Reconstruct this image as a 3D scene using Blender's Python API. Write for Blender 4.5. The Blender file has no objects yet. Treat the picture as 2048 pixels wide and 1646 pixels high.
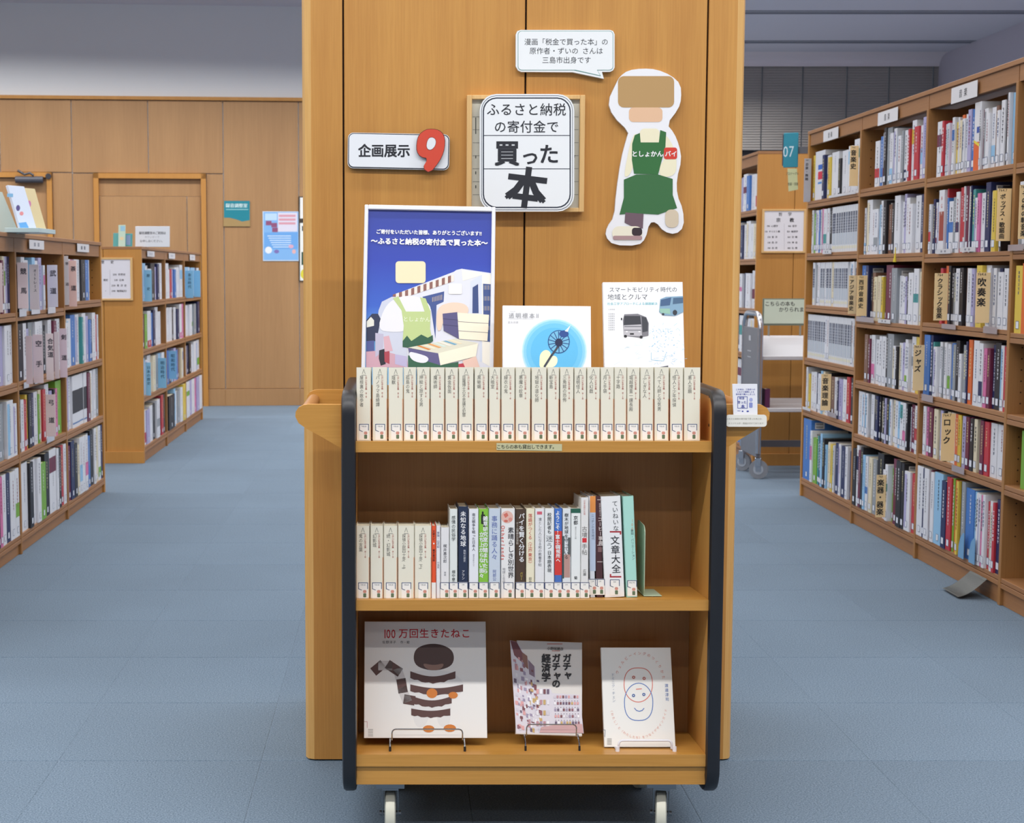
import bpy, bmesh, math, random
from mathutils import Vector, Matrix
from mathutils.geometry import tessellate_polygon

# ------------------------------------------------------------------ camera, world, lights, exposure
SC = bpy.context.scene
COL = SC.collection
H_CAM, TH, FPX, PX0, PY0 = 1.195, math.radians(5.2), 3000.0, 795.0, 820.0
cd = bpy.data.cameras.new('camera'); cam = bpy.data.objects.new('camera', cd); COL.objects.link(cam)
cam.location = (0, 0, H_CAM); cam.rotation_euler = (math.pi/2-TH, 0, 0)
cd.sensor_width = 36; cd.lens = FPX/2048*36
cd.shift_x = (1024-PX0)/2048; cd.shift_y = -(823-PY0)/2048
cd.clip_start = .05; cd.clip_end = 100
cd.dof.use_dof = True; cd.dof.focus_distance = 3.3; cd.dof.aperture_fstop = 13
SC.camera = cam
SC.view_settings.view_transform = 'Standard'; SC.view_settings.look = 'None'
SC.view_settings.gamma = 1; SC.view_settings.use_curve_mapping = False
SC.view_settings.exposure = 0.0
W = bpy.data.worlds.new('world'); SC.world = W; W.use_nodes = True
W.node_tree.nodes['Background'].inputs[0].default_value = (.8, .86, 1, 1)
W.node_tree.nodes['Background'].inputs[1].default_value = .1
CEIL = 3.56
def lamp(x, y, sx, sy, watts, spread, col=(1, .985, .96)):
    l = bpy.data.lights.new('ceiling_lamp', 'AREA'); l.shape = 'RECTANGLE'; l.size = sx; l.size_y = sy
    l.energy = watts; l.spread = math.radians(spread); l.color = col
    o = bpy.data.objects.new('ceiling_lamp', l); COL.objects.link(o); o.location = (x, y, CEIL-.02)
for k, (yy, p) in enumerate([(-2.3, 22), (-.5, 46), (1.3, 104), (3.1, 46), (4.9, 50), (6.7, 52), (8.5, 50), (10.3, 52), (12.1, 95)]):
    lamp(-.2, yy, 11.5, .12, p*2.4, 146 if yy > 11 else 165)
lamp(2.2, 13.9, 4.2, .12, 55, 150); lamp(2.2, 15.65, 4.2, .12, 45, 135)  # extra lamps added to brighten the blinds and rear ceiling; these slots look unlit

# ------------------------------------------------------------------ pixel <-> world
CF = Vector((0, math.cos(TH), -math.sin(TH))); CU = Vector((0, math.sin(TH), math.cos(TH))); CR = Vector((1, 0, 0))
CAM = Vector((0, 0, H_CAM))
def ray(x, y): return CF + CR*((x-PX0)/FPX) - CU*((y-PY0)/FPX)
def PY(x, y, Y): d = ray(x, y); return CAM + d*(Y/d.y)
def PX(x, y, X): d = ray(x, y); return CAM + d*(X/d.x)
def PZ(x, y, z): d = ray(x, y); return CAM + d*((z-H_CAM)/d.z)
def proj(p):
    q = Vector(p)-CAM; zc = q.dot(CF); return PX0+FPX*q.x/zc, PY0-FPX*q.dot(CU)/zc, zc

# ------------------------------------------------------------------ materials
def lin(h):
    h = h.lstrip('#'); r = []
    for i in (0, 2, 4):
        c = int(h[i:i+2], 16)/255; r.append(c/12.92 if c <= .04045 else ((c+.055)/1.055)**2.4)
    return (*r, 1)
_M = {}
def M(h, rough=.5, metal=0, vary=0, alpha=1, trans=0, spec=.5):
    key = (h, rough, metal, vary, alpha, trans, spec)
    if key in _M: return _M[key]
    m = bpy.data.materials.new('paint'); m.use_nodes = True; nt = m.node_tree; b = nt.nodes['Principled BSDF']
    b.inputs['Base Color'].default_value = lin(h); b.inputs['Roughness'].default_value = rough
    b.inputs['Metallic'].default_value = metal; b.inputs['Alpha'].default_value = alpha
    b.inputs['Transmission Weight'].default_value = trans; b.inputs['Specular IOR Level'].default_value = spec
    if vary:
        oi = nt.nodes.new('ShaderNodeObjectInfo'); hs = nt.nodes.new('ShaderNodeHueSaturation')
        mr = nt.nodes.new('ShaderNodeMapRange'); mr.inputs[3].default_value = 1-vary; mr.inputs[4].default_value = 1+vary
        hs.inputs['Color'].default_value = lin(h)
        nt.links.new(oi.outputs['Random'], mr.inputs[0]); nt.links.new(mr.outputs[0], hs.inputs['Value'])
        nt.links.new(hs.outputs[0], b.inputs['Base Color'])
    _M[key] = m; return m
def wood(name, c1, c2, scale, rough=.45, bump=.05, c3=None):
    m = bpy.data.materials.new(name); m.use_nodes = True; nt = m.node_tree; b = nt.nodes['Principled BSDF']
    tc = nt.nodes.new('ShaderNodeTexCoord'); mp = nt.nodes.new('ShaderNodeMapping'); mp.inputs['Scale'].default_value = scale
    n1 = nt.nodes.new('ShaderNodeTexNoise'); n1.inputs['Scale'].default_value = 1; n1.inputs['Detail'].default_value = 6; n1.inputs['Roughness'].default_value = .65
    mp2 = nt.nodes.new('ShaderNodeMapping'); mp2.inputs['Scale'].default_value = tuple(s*.06+.3 for s in scale)
    n2 = nt.nodes.new('ShaderNodeTexNoise'); n2.inputs['Scale'].default_value = 1; n2.inputs['Detail'].default_value = 3
    oi = nt.nodes.new('ShaderNodeObjectInfo'); ad = nt.nodes.new('ShaderNodeVectorMath'); ad.operation = 'ADD'
    ml = nt.nodes.new('ShaderNodeVectorMath'); ml.operation = 'SCALE'; ml.inputs[0].default_value = (7, 5, 3)
    nt.links.new(oi.outputs['Random'], ml.inputs['Scale']); nt.links.new(tc.outputs['Object'], ad.inputs[0]); nt.links.new(ml.outputs[0], ad.inputs[1])
    nt.links.new(ad.outputs[0], mp.inputs[0]); nt.links.new(ad.outputs[0], mp2.inputs[0])
    nt.links.new(mp.outputs[0], n1.inputs['Vector']); nt.links.new(mp2.outputs[0], n2.inputs['Vector'])
    mx = nt.nodes.new('ShaderNodeMath'); mx.operation = 'ADD'; m2 = nt.nodes.new('ShaderNodeMath'); m2.operation = 'MULTIPLY'; m2.inputs[1].default_value = .5
    m1 = nt.nodes.new('ShaderNodeMath'); m1.operation = 'MULTIPLY'; m1.inputs[1].default_value = .5
    nt.links.new(n1.outputs[0], m1.inputs[0]); nt.links.new(n2.outputs[0], m2.inputs[0]); nt.links.new(m1.outputs[0], mx.inputs[0]); nt.links.new(m2.outputs[0], mx.inputs[1])
    cr = nt.nodes.new('ShaderNodeValToRGB'); cr.color_ramp.elements[0].position = .36; cr.color_ramp.elements[1].position = .64
    cr.color_ramp.elements[0].color = lin(c1); cr.color_ramp.elements[1].color = lin(c2)
    nt.links.new(mx.outputs[0], cr.inputs[0]); nt.links.new(cr.outputs[0], b.inputs['Base Color'])
    b.inputs['Roughness'].default_value = rough
    bp = nt.nodes.new('ShaderNodeBump'); bp.inputs['Strength'].default_value = bump; bp.inputs['Distance'].default_value = .002
    nt.links.new(n1.outputs[0], bp.inputs['Height']); nt.links.new(bp.outputs[0], b.inputs['Normal'])
    return m
WV = (220, 220, 5)      # grain along z
WX = (5, 220, 220)      # along x
WY = (220, 5, 220)
pillar_w = wood('oak_veneer_pillar', '#b47d3b', '#c69048', (260, 260, 6), .42)
pillar_w2 = wood('oak_veneer_pillar_edge', '#c8954f', '#d8ab68', (260, 260, 6), .42)
cart_h = wood('cart_oak_shelf_edge', '#b98339', '#cb9448', (6, 260, 260), .4)
cart_v = wood('cart_oak_side', '#bd8743', '#cf9a52', (260, 260, 6), .4)
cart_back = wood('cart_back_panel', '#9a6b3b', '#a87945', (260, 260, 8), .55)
case_v = wood('bookcase_oak_vertical', '#96693a', '#a67745', (200, 200, 5), .5)
case_h = wood('bookcase_oak_board', '#936640', '#a3744a', (200, 5, 200), .5)
case_e = wood('bookcase_oak_end', '#b37c3a', '#bf8843', (200, 200, 5), .45)
wall_w = wood('oak_wall_panel', '#9f7850', '#ad855a', (90, 90, 3), .5)
dark_joint = M('#3b2413', .8)
def carpet():
    m = bpy.data.materials.new('blue_carpet'); m.use_nodes = True; nt = m.node_tree; b = nt.nodes['Principled BSDF']
    tc = nt.nodes.new('ShaderNodeTexCoord'); ge = nt.nodes.new('ShaderNodeNewGeometry')
    n = nt.nodes.new('ShaderNodeTexNoise'); n.inputs['Scale'].default_value = 240; n.inputs['Detail'].default_value = 4; n.inputs['Roughness'].default_value = .75
    n2 = nt.nodes.new('ShaderNodeTexNoise'); n2.inputs['Scale'].default_value = 1.6; n2.inputs['Detail'].default_value = 3
    nt.links.new(ge.outputs['Position'], n.inputs['Vector']); nt.links.new(ge.outputs['Position'], n2.inputs['Vector'])
    cr = nt.nodes.new('ShaderNodeValToRGB'); e = cr.color_ramp.elements
    e[0].position = .34; e[0].color = lin('#405366'); e[1].position = .64; e[1].color = lin('#76899b')
    nt.links.new(n.outputs[0], cr.inputs[0])
    oi = nt.nodes.new('ShaderNodeObjectInfo'); mr = nt.nodes.new('ShaderNodeMapRange'); mr.inputs[3].default_value = .955; mr.inputs[4].default_value = 1.03
    nt.links.new(oi.outputs['Random'], mr.inputs[0])
    mr2 = nt.nodes.new('ShaderNodeMapRange'); mr2.inputs[1].default_value = .35; mr2.inputs[2].default_value = .65; mr2.inputs[3].default_value = .96; mr2.inputs[4].default_value = 1.04
    nt.links.new(n2.outputs[0], mr2.inputs[0]); mu = nt.nodes.new('ShaderNodeMath'); mu.operation = 'MULTIPLY'
    nt.links.new(mr.outputs[0], mu.inputs[0]); nt.links.new(mr2.outputs[0], mu.inputs[1])
    hs = nt.nodes.new('ShaderNodeHueSaturation'); nt.links.new(cr.outputs[0], hs.inputs['Color']); nt.links.new(mu.outputs[0], hs.inputs['Value'])
    nt.links.new(hs.outputs[0], b.inputs['Base Color']); b.inputs['Roughness'].default_value = .95; b.inputs['Specular IOR Level'].default_value = .15
    b.inputs['Sheen Weight'].default_value = .12
    bp = nt.nodes.new('ShaderNodeBump'); bp.inputs['Strength'].default_value = .5; bp.inputs['Distance'].default_value = .003
    nt.links.new(n.outputs[0], bp.inputs['Height']); nt.links.new(bp.outputs[0], b.inputs['Normal'])
    return m
carpet_m = carpet()
def plaster(h, rough=.9):
    m = bpy.data.materials.new('plaster'); m.use_nodes = True; nt = m.node_tree; b = nt.nodes['Principled BSDF']
    b.inputs['Base Color'].default_value = lin(h); b.inputs['Roughness'].default_value = rough
    ge = nt.nodes.new('ShaderNodeNewGeometry'); n = nt.nodes.new('ShaderNodeTexNoise'); n.inputs['Scale'].default_value = 60; n.inputs['Detail'].default_value = 5
    nt.links.new(ge.outputs['Position'], n.inputs['Vector']); bp = nt.nodes.new('ShaderNodeBump'); bp.inputs['Strength'].default_value = .1; bp.inputs['Distance'].default_value = .002
    nt.links.new(n.outputs[0], bp.inputs['Height']); nt.links.new(bp.outputs[0], b.inputs['Normal']); return m
white_wall = plaster('#dfe1e4'); ceil_m = plaster('#cfcad2'); lilac_wall = plaster('#bdb6c2')
INK = M('#20222b', .6); WHT = M('#e9e9ea', .55); PAPER = M('#f0efeb', .7)

# ------------------------------------------------------------------ mesh helpers
class MB:
    def __init__(s): s.v = []; s.f = []; s.m = []; s.mats = []
    def mi(s, m):
        if m not in s.mats: s.mats.append(m)
        return s.mats.index(m)
    def add(s, vs, fs, m, T=None):
        o = len(s.v); s.v += [tuple(T @ Vector(v)) if T else tuple(v) for v in vs]
        i = s.mi(m)
        for f in fs: s.f.append([o+k for k in f]); s.m.append(i)
    def box(s, x0, x1, y0, y1, z0, z1, m, T=None, bev=0):
        if x0 > x1: x0, x1 = x1, x0
        if y0 > y1: y0, y1 = y1, y0
        if z0 > z1: z0, z1 = z1, z0
        if bev:
            c = [(x0, x1), (y0, y1), (z0, z1)]; b = min(bev, (x1-x0)*.45, (y1-y0)*.45, (z1-z0)*.45)
            bm = bmesh.new(); bmesh.ops.create_cube(bm, size=1)
            for v in bm.verts: v.co = Vector(((x0+x1)/2+v.co.x*(x1-x0), (y0+y1)/2+v.co.y*(y1-y0), (z0+z1)/2+v.co.z*(z1-z0)))
            bmesh.ops.bevel(bm, geom=bm.edges[:], offset=b, segments=1, affect='EDGES')
            s.add([v.co[:] for v in bm.verts], [[v.index for v in f.verts] for f in bm.faces], m, T); bm.free(); return s
        vs = [(x, y, z) for x in (x0, x1) for y in (y0, y1) for z in (z0, z1)]
        s.add(vs, [(0, 1, 3, 2), (4, 6, 7, 5), (0, 4, 5, 1), (2, 3, 7, 6), (0, 2, 6, 4), (1, 5, 7, 3)], m, T); return s
    def poly(s, pts, y, m, T=None):          # flat polygon in the local xz plane facing -y
        tris = tessellate_polygon([[Vector((p[0], p[1], 0)) for p in pts]])
        fs = []
        for t in tris:
            a, b, c = [pts[i] for i in t]
            cr = (b[0]-a[0])*(c[1]-a[1])-(b[1]-a[1])*(c[0]-a[0])
            fs.append(t if cr > 0 else t[::-1])
        s.add([(p[0], y, p[1]) for p in pts], fs, m, T)
    def prism(s, pts, y0, y1, m, side=None, T=None):   # polygon in xz extruded along y
        s.poly(pts, y0, m, T); n = len(pts)
        ar = sum(pts[i][0]*pts[(i+1) % n][1]-pts[(i+1) % n][0]*pts[i][1] for i in range(n))
        if ar < 0: pts = pts[::-1]
        vs = [(p[0], y0, p[1]) for p in pts]+[(p[0], y1, p[1]) for p in pts]
        s.add(vs, [(i, n+i, n+(i+1) % n, (i+1) % n)[::-1] for i in range(n)], side or m, T)
        tris = tessellate_polygon([[Vector((p[0], p[1], 0)) for p in pts]])
        s.add([(p[0], y1, p[1]) for p in pts], [t for t in tris], side or m, T)
    def tube(s, pts, r, m, n=8, T=None, cap=True):
        pts = [Vector(p) for p in pts]; rings = []
        prev = None
        for i, p in enumerate(pts):
            d = (pts[min(i+1, len(pts)-1)]-pts[max(i-1, 0)]).normalized()
            a = Vector((0, 0, 1)) if abs(d.z) < .9 else Vector((1, 0, 0))
            if prev is not None: a = prev
            u = (a-d*a.dot(d)).normalized(); prev = u; w = d.cross(u)
            rr = r[i] if isinstance(r, (list, tuple)) else r
            rings.append([p+(u*math.cos(2*math.pi*k/n)+w*math.sin(2*math.pi*k/n))*rr for k in range(n)])
        vs = [q for ring in rings for q in ring]; fs = []
        for i in range(len(pts)-1):
            for k in range(n):
                a, b = i*n+k, i*n+(k+1) % n; fs.append((a, b, b+n, a+n))
        if cap: fs.append(tuple(range(n))[::-1]); fs.append(tuple(range((len(pts)-1)*n, len(pts)*n)))
        s.add(vs, fs, m, T)
    def cyl(s, c, axis, r, l, m, n=24, T=None):
        a = Vector(axis).normalized(); s.tube([Vector(c)-a*l/2, Vector(c)+a*l/2], r, m, n, T)
    def build(s, name, parent=None, smooth=False, loc=None, mat=None):
        me = bpy.data.meshes.new(name); me.from_pydata(s.v, [], s.f)
        for m in s.mats: me.materials.append(m)
        if len(s.mats) > 1: me.polygons.foreach_set('material_index', s.m)
        if smooth:
            me.polygons.foreach_set('use_smooth', [True]*len(s.f))
            try: me.set_sharp_from_angle(angle=math.radians(35))
            except Exception: pass
        me.update()
        o = bpy.data.objects.new(name, me); COL.objects.link(o)
        if parent: o.parent = parent
        if loc: o.location = loc
        if mat is not None: o.matrix_world = mat
        return o
def tag(o, label, cat, group=None):
    o['label'] = label; o['category'] = cat
    if group: o['group'] = group
    return o
def empty(name, label, cat, loc=(0, 0, 0), rotz=0, group=None, mat=None):
    o = bpy.data.objects.new(name, None); COL.objects.link(o); o.empty_display_size = .05
    if mat is not None: o.matrix_world = mat
    else: o.location = loc; o.rotation_euler = (0, 0, rotz)
    if label: tag(o, label, cat, group)
    return o
def struct(o): o['kind'] = 'structure'; return o
def sempty(name, loc=(0, 0, 0)):
    o = bpy.data.objects.new(name, None); COL.objects.link(o); o.location = loc; return struct(o)

# ------------------------------------------------------------------ glyphs and flat print
_G = {}
def glyph(ch, bold=0.0):
    k = (ch, bold)
    if k in _G: return _G[k]
    c = bpy.data.curves.new('g', 'FONT'); c.body = ch; c.resolution_u = 2; c.offset = bold
    o = bpy.data.objects.new('g', c); m = o.to_mesh()
    vs = [(v.co.x, v.co.y) for v in m.vertices]; fs = [tuple(p.vertices) for p in m.polygons]
    o.to_mesh_clear(); bpy.data.objects.remove(o); bpy.data.curves.remove(c)
    ad = 1.0 if ord(ch) > 0x2E80 else ((max(v[0] for v in vs)+.07) if vs else .35)
    _G[k] = (vs, fs, ad); return _G[k]
class Print:
    """flat print lying on the local y=0 plane of matrix T (x right, z up, -y towards the viewer)."""
    def __init__(s, T=None, base=0.0004, step=0.00018, pix=True):
        s.T = T; s.mb = MB(); s.y = -base; s.step = step; s.pix = pix and T is not None
        if T is not None:
            s.Ti = T.inverted(); s.o = s.Ti @ CAM
    def m(s, x, y):
        if not s.pix: return (x, y)
        d = (s.Ti.to_3x3() @ ray(x, y)); t = -s.o.y/d.y; p = s.o+d*t; return (p.x, p.z)
    def sc(s, x, y):
        if not s.pix: return 1.0
        a = s.m(x, y); b = s.m(x, y-10); return math.hypot(a[0]-b[0], a[1]-b[1])/10
    def lay(s): s.y -= s.step
    def bg(s, w, h, mt, i=.0012): s.mb.poly([(i, i), (w-i, i), (w-i, h-i), (i, h-i)], s.y+s.step, mt)
    def poly(s, pts, col, C=None):
        if C: pts = [C(*p) for p in pts]
        s.y -= 3e-6; s.mb.poly([s.m(*p) for p in pts], s.y, col if not isinstance(col, str) else M(col, .55))
    def rect(s, x0, y0, x1, y1, col, C=None): s.poly([(x0, y0), (x1, y0), (x1, y1), (x0, y1)], col, C)
    def rrect(s, x0, y0, x1, y1, r, col, C=None, n=5): s.poly(rr(x0, y0, x1, y1, r, n), col, C)
    def ell(s, cx, cy, rx, ry, col, C=None, n=20, rot=0):
        s.poly([(cx+rx*math.cos(a)*math.cos(rot)-ry*math.sin(a)*math.sin(rot), cy+rx*math.cos(a)*math.sin(rot)+ry*math.sin(a)*math.cos(rot)) for a in [2*math.pi*k/n for k in range(n)]], col, C)
    def line(s, pts, w, col, C=None, closed=False):
        if C: pts = [C(*p) for p in pts]
        q = [s.m(*p) for p in pts]; k = s.sc(*pts[0])*w/2 if s.pix else w/2
        n = len(q); rng = range(n if closed else n-1)
        for i in rng:
            a, b = Vector(q[i]), Vector(q[(i+1) % n]); d = (b-a)
            if d.length < 1e-7: continue
            d = d.normalized(); nn = Vector((-d.y, d.x))*k; e = d*k*.6
            P = [a-e+nn, a-e-nn, b+e-nn, b+e+nn]
            s.mb.poly([tuple(p) for p in P], s.y, col if not isinstance(col, str) else M(col, .55))
    def text(s, st, x, y, h, col, bold=0.0, vert=False, sx=1.0, align='C', C=None, gap=1.0, rot=0.0):
        """x,y centre of first char cell line (align C/L) ; for vertical text x centre, y top."""
        if C: x, y = C(x, y); h = h/C.s
        mt = col if not isinstance(col, str) else M(col, .6)
        u, v = s.m(x, y); sz = h*s.sc(x, y)
        B = bold*.75; offs = [(0, 0)] if B < .004 else ([(-B, 0), (B, 0)] if h < 9 else [(-B, -B), (B, -B), (-B, B), (B, B), (0, 0)])
        gl = [glyph(ch) if ch.strip() else (([], [], .5 if ord(ch) < 256 else 1.0)) for ch in st]
        if vert:
            cv = v
            for ch, (vs, fs, ad) in zip(st, gl):
                w = 1.0 if ord(ch) > 0x2E80 else ad
                if ch in 'ー〜()（）〈〉『』「」…':
                    q = [((b-.38)*sz*sx, -(a-.5)*sz) for a, b in vs]; off = (u, cv-sz*.5)
                    for ki, (ox, oy) in enumerate(offs): s.mb.add([(off[0]+a+ox*sz, s.y-ki*1.5e-5, off[1]+b+oy*sz) for a, b in q], fs, mt)
                else:
                    dx = .12 if ch in 'っゃゅょッャュョ' else 0
                    for ki, (ox, oy) in enumerate(offs): s.mb.add([(u+(a-w/2+dx+ox)*sz*sx, s.y-ki*1.5e-5, cv-sz*.88+(b+oy)*sz) for a, b in vs], fs, mt)
                cv -= sz*gap*(1.0 if ch.strip() else .5)
            return
        tot = sum(g[2]*(gap if ord(c) > 0x2E80 else 1) for g, c in zip(gl, st))*sz*sx
        cu = -tot/2 if align == 'C' else 0.0
        cr, sr = math.cos(rot), math.sin(rot)
        for ch, (vs, fs, ad) in zip(st, gl):
            base = -.38
            for ki, (ox, oy) in enumerate(offs):
                P = [(cu+(a+ox)*sz*sx, (b+oy+base)*sz) for a, b in vs]
                s.mb.add([(u+a*cr-b*sr, s.y-ki*1.5e-5, v+a*sr+b*cr) for a, b in P], fs, mt)
            cu += ad*sz*sx*(gap if ord(ch) > 0x2E80 else 1)
    def build(s, name, parent):
        if not s.mb.v: return None
        return s.mb.build(name, parent)
def rr(x0, y0, x1, y1, r, n=5):
    pts = []
    for cx, cy, a0 in ((x1-r, y0+r, -90), (x1-r, y1-r, 0), (x0+r, y1-r, 90), (x0+r, y0+r, 180)):
        for k in range(n+1):
            a = math.radians(a0+90*k/n); pts.append((cx+r*math.cos(a), cy+r*math.sin(a)))
    return pts
def crop(ox, oy, s):
    f = lambda x, y: (ox+x/s, oy+y/s)
    f.s = s; return f
def Tplane(o, w=None, h=None):
    """matrix with x along w, z along h, origin o"""
    w = Vector(w or (1, 0, 0)).normalized(); h = Vector(h or (0, 0, 1)); h = (h-w*h.dot(w)).normalized(); y = h.cross(w)
    m = Matrix.Identity(4)
    for i in range(3): m[i][0] = w[i]; m[i][1] = y[i]; m[i][2] = h[i]; m[i][3] = o[i]
    return m
def smooth_pts(pts, it=2):
    for _ in range(it):
        q = []
        for i in range(len(pts)):
            a, b = pts[i], pts[(i+1) % len(pts)]
            q += [(a[0]*.75+b[0]*.25, a[1]*.75+b[1]*.25), (a[0]*.25+b[0]*.75, a[1]*.25+b[1]*.75)]
        pts = q
    return pts
# ================================================================== ROOM
# floor: carpet tiles on a 0.5 m grid
fl = sempty('floor')
MB().box(-7, 6.1, -5, 17, -.05, -.0012, carpet_m).build('floor_base', fl)
tile_mb = MB(); g = .0002
tile_mb.add([(g, g, -.0012), (.5-g, g, -.0012), (.5-g, .5-g, -.0012), (g, .5-g, -.0012), (.0022, .0022, 0), (.4978, .0022, 0), (.4978, .4978, 0), (.0022, .4978, 0)],
            [(4, 5, 6, 7), (0, 1, 5, 4), (1, 2, 6, 5), (2, 3, 7, 6), (3, 0, 4, 7)], carpet_m)
cells = []
for j in range(-17, 27):
    for i in range(-14, 13):
        x, y = -.335+.5*i, 3.6+.5*j
        if x < -7 or x > 5.7 or y > 16.5 or y < -4.9: continue
        vis = False
        if y > 1.8:
            u, v, _ = proj((x+.25, y+.25, 0)); mg = 500/(y)*2
            vis = -mg < u < 2048+mg and v < 1646+mg and y < 13.6
            if x < -2.2 and y > 3 and y < 9: vis = False
            if x > 2.6 and y > 4.5: vis = False
        cells.append((0 if vis else 1, y, x))
cells.sort()
first = None; rest = MB()
for n, (h, y, x) in enumerate(cells):
    if h == 0 and n < 295:
        if first is None: first = tile_mb.build('carpet_tile', fl); o = first
        else: o = first.copy(); COL.objects.link(o)
        o.location = (x, y, 0)
    else: rest.add([(a+x, b+y, c) for a, b, c in tile_mb.v], tile_mb.f, carpet_m)
ro = rest.build('carpet_tiles_beyond', fl); ro['kind'] = 'stuff'

# ceiling with recessed lamp slots
ce = sempty('ceiling')
cb = MB()
slots = [13.9-1.8*k for k in range(11)]+[15.65]
edges = sorted(slots); y = -5
for sy in edges:
    cb.box(-7, 6.1, y, sy-.09, CEIL, CEIL+.12, ceil_m); y = sy+.09
cb.box(-7, 6.1, y, 17, CEIL, CEIL+.12, ceil_m); cb.box(-7, 6.1, -5, 17, CEIL+.12, CEIL+.2, ceil_m)
cb.build('ceiling_panel', ce)
for sy in (13.9, 15.65):
    t = MB(); t.box(-6.9, 6, sy-.085, sy+.085, CEIL+.006, CEIL+.03, M('#a3a3aa', .4)); t.box(-6.9, 6, sy-.085, sy-.06, CEIL-.005, CEIL+.03, M('#8b8c96', .5)); t.box(-6.9, 6, sy+.06, sy+.085, CEIL-.005, CEIL+.03, M('#8b8c96', .5))
    struct(t.build('trim_lamp_slot', ce))
# cove falling to the window head
cv = MB(); n = 6
for k in range(n):
    a0, a1 = k/n*math.pi/2, (k+1)/n*math.pi/2
    y0, z0 = 16.35+.25*math.sin(a0), CEIL-.12*(1-math.cos(a0)); y1, z1 = 16.35+.25*math.sin(a1), CEIL-.12*(1-math.cos(a1))
    cv.add([(-.5, y0, z0), (6.1, y0, z0), (6.1, y1, z1), (-.5, y1, z1)], [(0, 3, 2, 1)], plaster('#e6dadd'))
struct(cv.build('trim_1'))
# walls
struct(MB().box(-7.1, -7, -5, 14, 0, CEIL, white_wall).build('wall_left'))
struct(MB().box(6.1, 6.2, -5, 17, 0, CEIL, lilac_wall).build('wall_right'))
struct(MB().box(5.9, 6.1, 14.2, 16.7, 0, CEIL, lilac_wall).build('trim_2'))
struct(MB().box(-7, 6.1, -5.1, -5, 0, CEIL, white_wall).build('wall_front'))
struct(MB().box(-.3, -.2, 13.55, 17, 0, CEIL, white_wall).build('wall_return'))
# back wall, left of the pillar : slightly turned
YB = 13.52
ang = -math.radians(-4.6)
p0 = PY(600, 812, 13.6)
wl = sempty('wall_back'); WO = Vector((p0.x, 13.6, 0)); wl.location = WO; wl.rotation_euler = (0, 0, ang)
WT = Matrix.Translation(WO) @ Matrix.Rotation(ang, 4, 'Z'); WTi = WT.inverted()
wp = Print(WT)
def wz(x, y): return wp.m(x, y)
ztop = wz(300, 193)[1]
XL = -6.2
MB().box(XL, .8, .02, .2, 0, CEIL, white_wall).build('plaster_panel', wl)
# wooden panels between joints (pixel x of the joints)
jx = [-560, -428, -290, -146, 0-2, 143, 296, 446, 597, 745]
lx = [wz(x, 270)[0] for x in jx]; lx[4] = lx[3]+(lx[5]-lx[3])/2
d1 = (wz(-190, 345)[0], wz(104, 345)[0], wz(104, 345)[1])
d2 = (wz(187, 347)[0], wz(412, 347)[0], wz(300, 347)[1])
zb = wz(500, 778)[1]
gp = .004
def panel(x0, x1, z0, z1): MB().box(x0+gp, x1-gp, 0, .02, z0+gp, z1-gp, wall_w, bev=.002).build('wall_panel', wl)
for a, b in zip(lx[:-1], lx[1:]):
    segs = [(a, b, None)]
    for dd in (d1, d2):
        ns = []
        for (s0, s1, zz) in segs:
            if s1 <= dd[0] or s0 >= dd[1] or zz: ns.append((s0, s1, zz)); continue
            if s0 < dd[0]: ns.append((s0, dd[0], None))
            ns.append((max(s0, dd[0]), min(s1, dd[1]), dd[2]))
            if s1 > dd[1]: ns.append((dd[1], s1, None))
        segs = ns
    zt = ztop-.03
    hi = [s for s in segs if s[2]]; lo = [s for s in segs if not s[2]]
    for s0, s1, _ in lo: panel(s0, s1, zb, zt if not hi else hi[0][2])
    if hi: panel(a, b, hi[0][2], zt)
    for s0, s1, _ in lo: MB().box(s0, s1, -.012, .02, 0, zb, wall_w, bev=.002).build('base_board', wl)
MB().box(XL, .8, .0202, .021, 0, ztop-.02, dark_joint).build('joint_backing', wl)
struct(MB().box(XL, .8, -.02, .03, ztop-.03, ztop, case_e).build('top_rail', wl))
def door(nm, dd, slabs):
    e = bpy.data.objects.new(nm, None); COL.objects.link(e); e.parent = wl; struct(e)
    fr = MB(); w = .045
    fr.box(dd[0], dd[0]+w, -.03, .03, 0, dd[2], case_e); fr.box(dd[1]-w, dd[1], -.03, .03, 0, dd[2], case_e); fr.box(dd[0], dd[1], -.03, .03, dd[2]-w, dd[2], case_e)
    fr.build('door_frame', e)
    return e
e = door('door_1', d2, 0)
zt2 = wz(300, 392)[1]; xs = wz(375, 500)[0]
MB().box(d2[0]+.045, d2[1]-.045, .012, .02, zt2, d2[2]-.045, wall_w).build('transom', e)
MB().box(d2[0]+.05, xs-.003, .0, .015, .01, zt2-.004, wall_w, bev=.002).build('door_leaf', e)
MB().box(xs+.003, d2[1]-.05, .0, .015, .01, zt2-.004, wall_w, bev=.002).build('door_leaf', e)
e = door('door_2', d1, 0)
MB().box(d1[0]+.05, d1[1]-.05, .0, .015, .01, d1[2]-.05, wall_w, bev=.002).build('door_leaf', e)
c = MB(); a = wz(33, 360); b = wz(88, 360); c.tube([(a[0], -.05, a[1]), (b[0], -.05, b[1])], .03, M('#4b4d57', .4), 14); c.build('door_closer', e, True)
c = MB(); q = [wz(38, 342), wz(52, 350), wz(62, 347), wz(70, 352)]; c.tube([(p[0], -.07, p[1]) for p in q], .011, M('#34353d', .4), 8)
q = wz(98, 353); c.cyl((q[0], -.03, q[1]), (0, 1, 0), .025, .03, M('#34353d', .4), 14); c.build('closer_arm', e, True)

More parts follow.
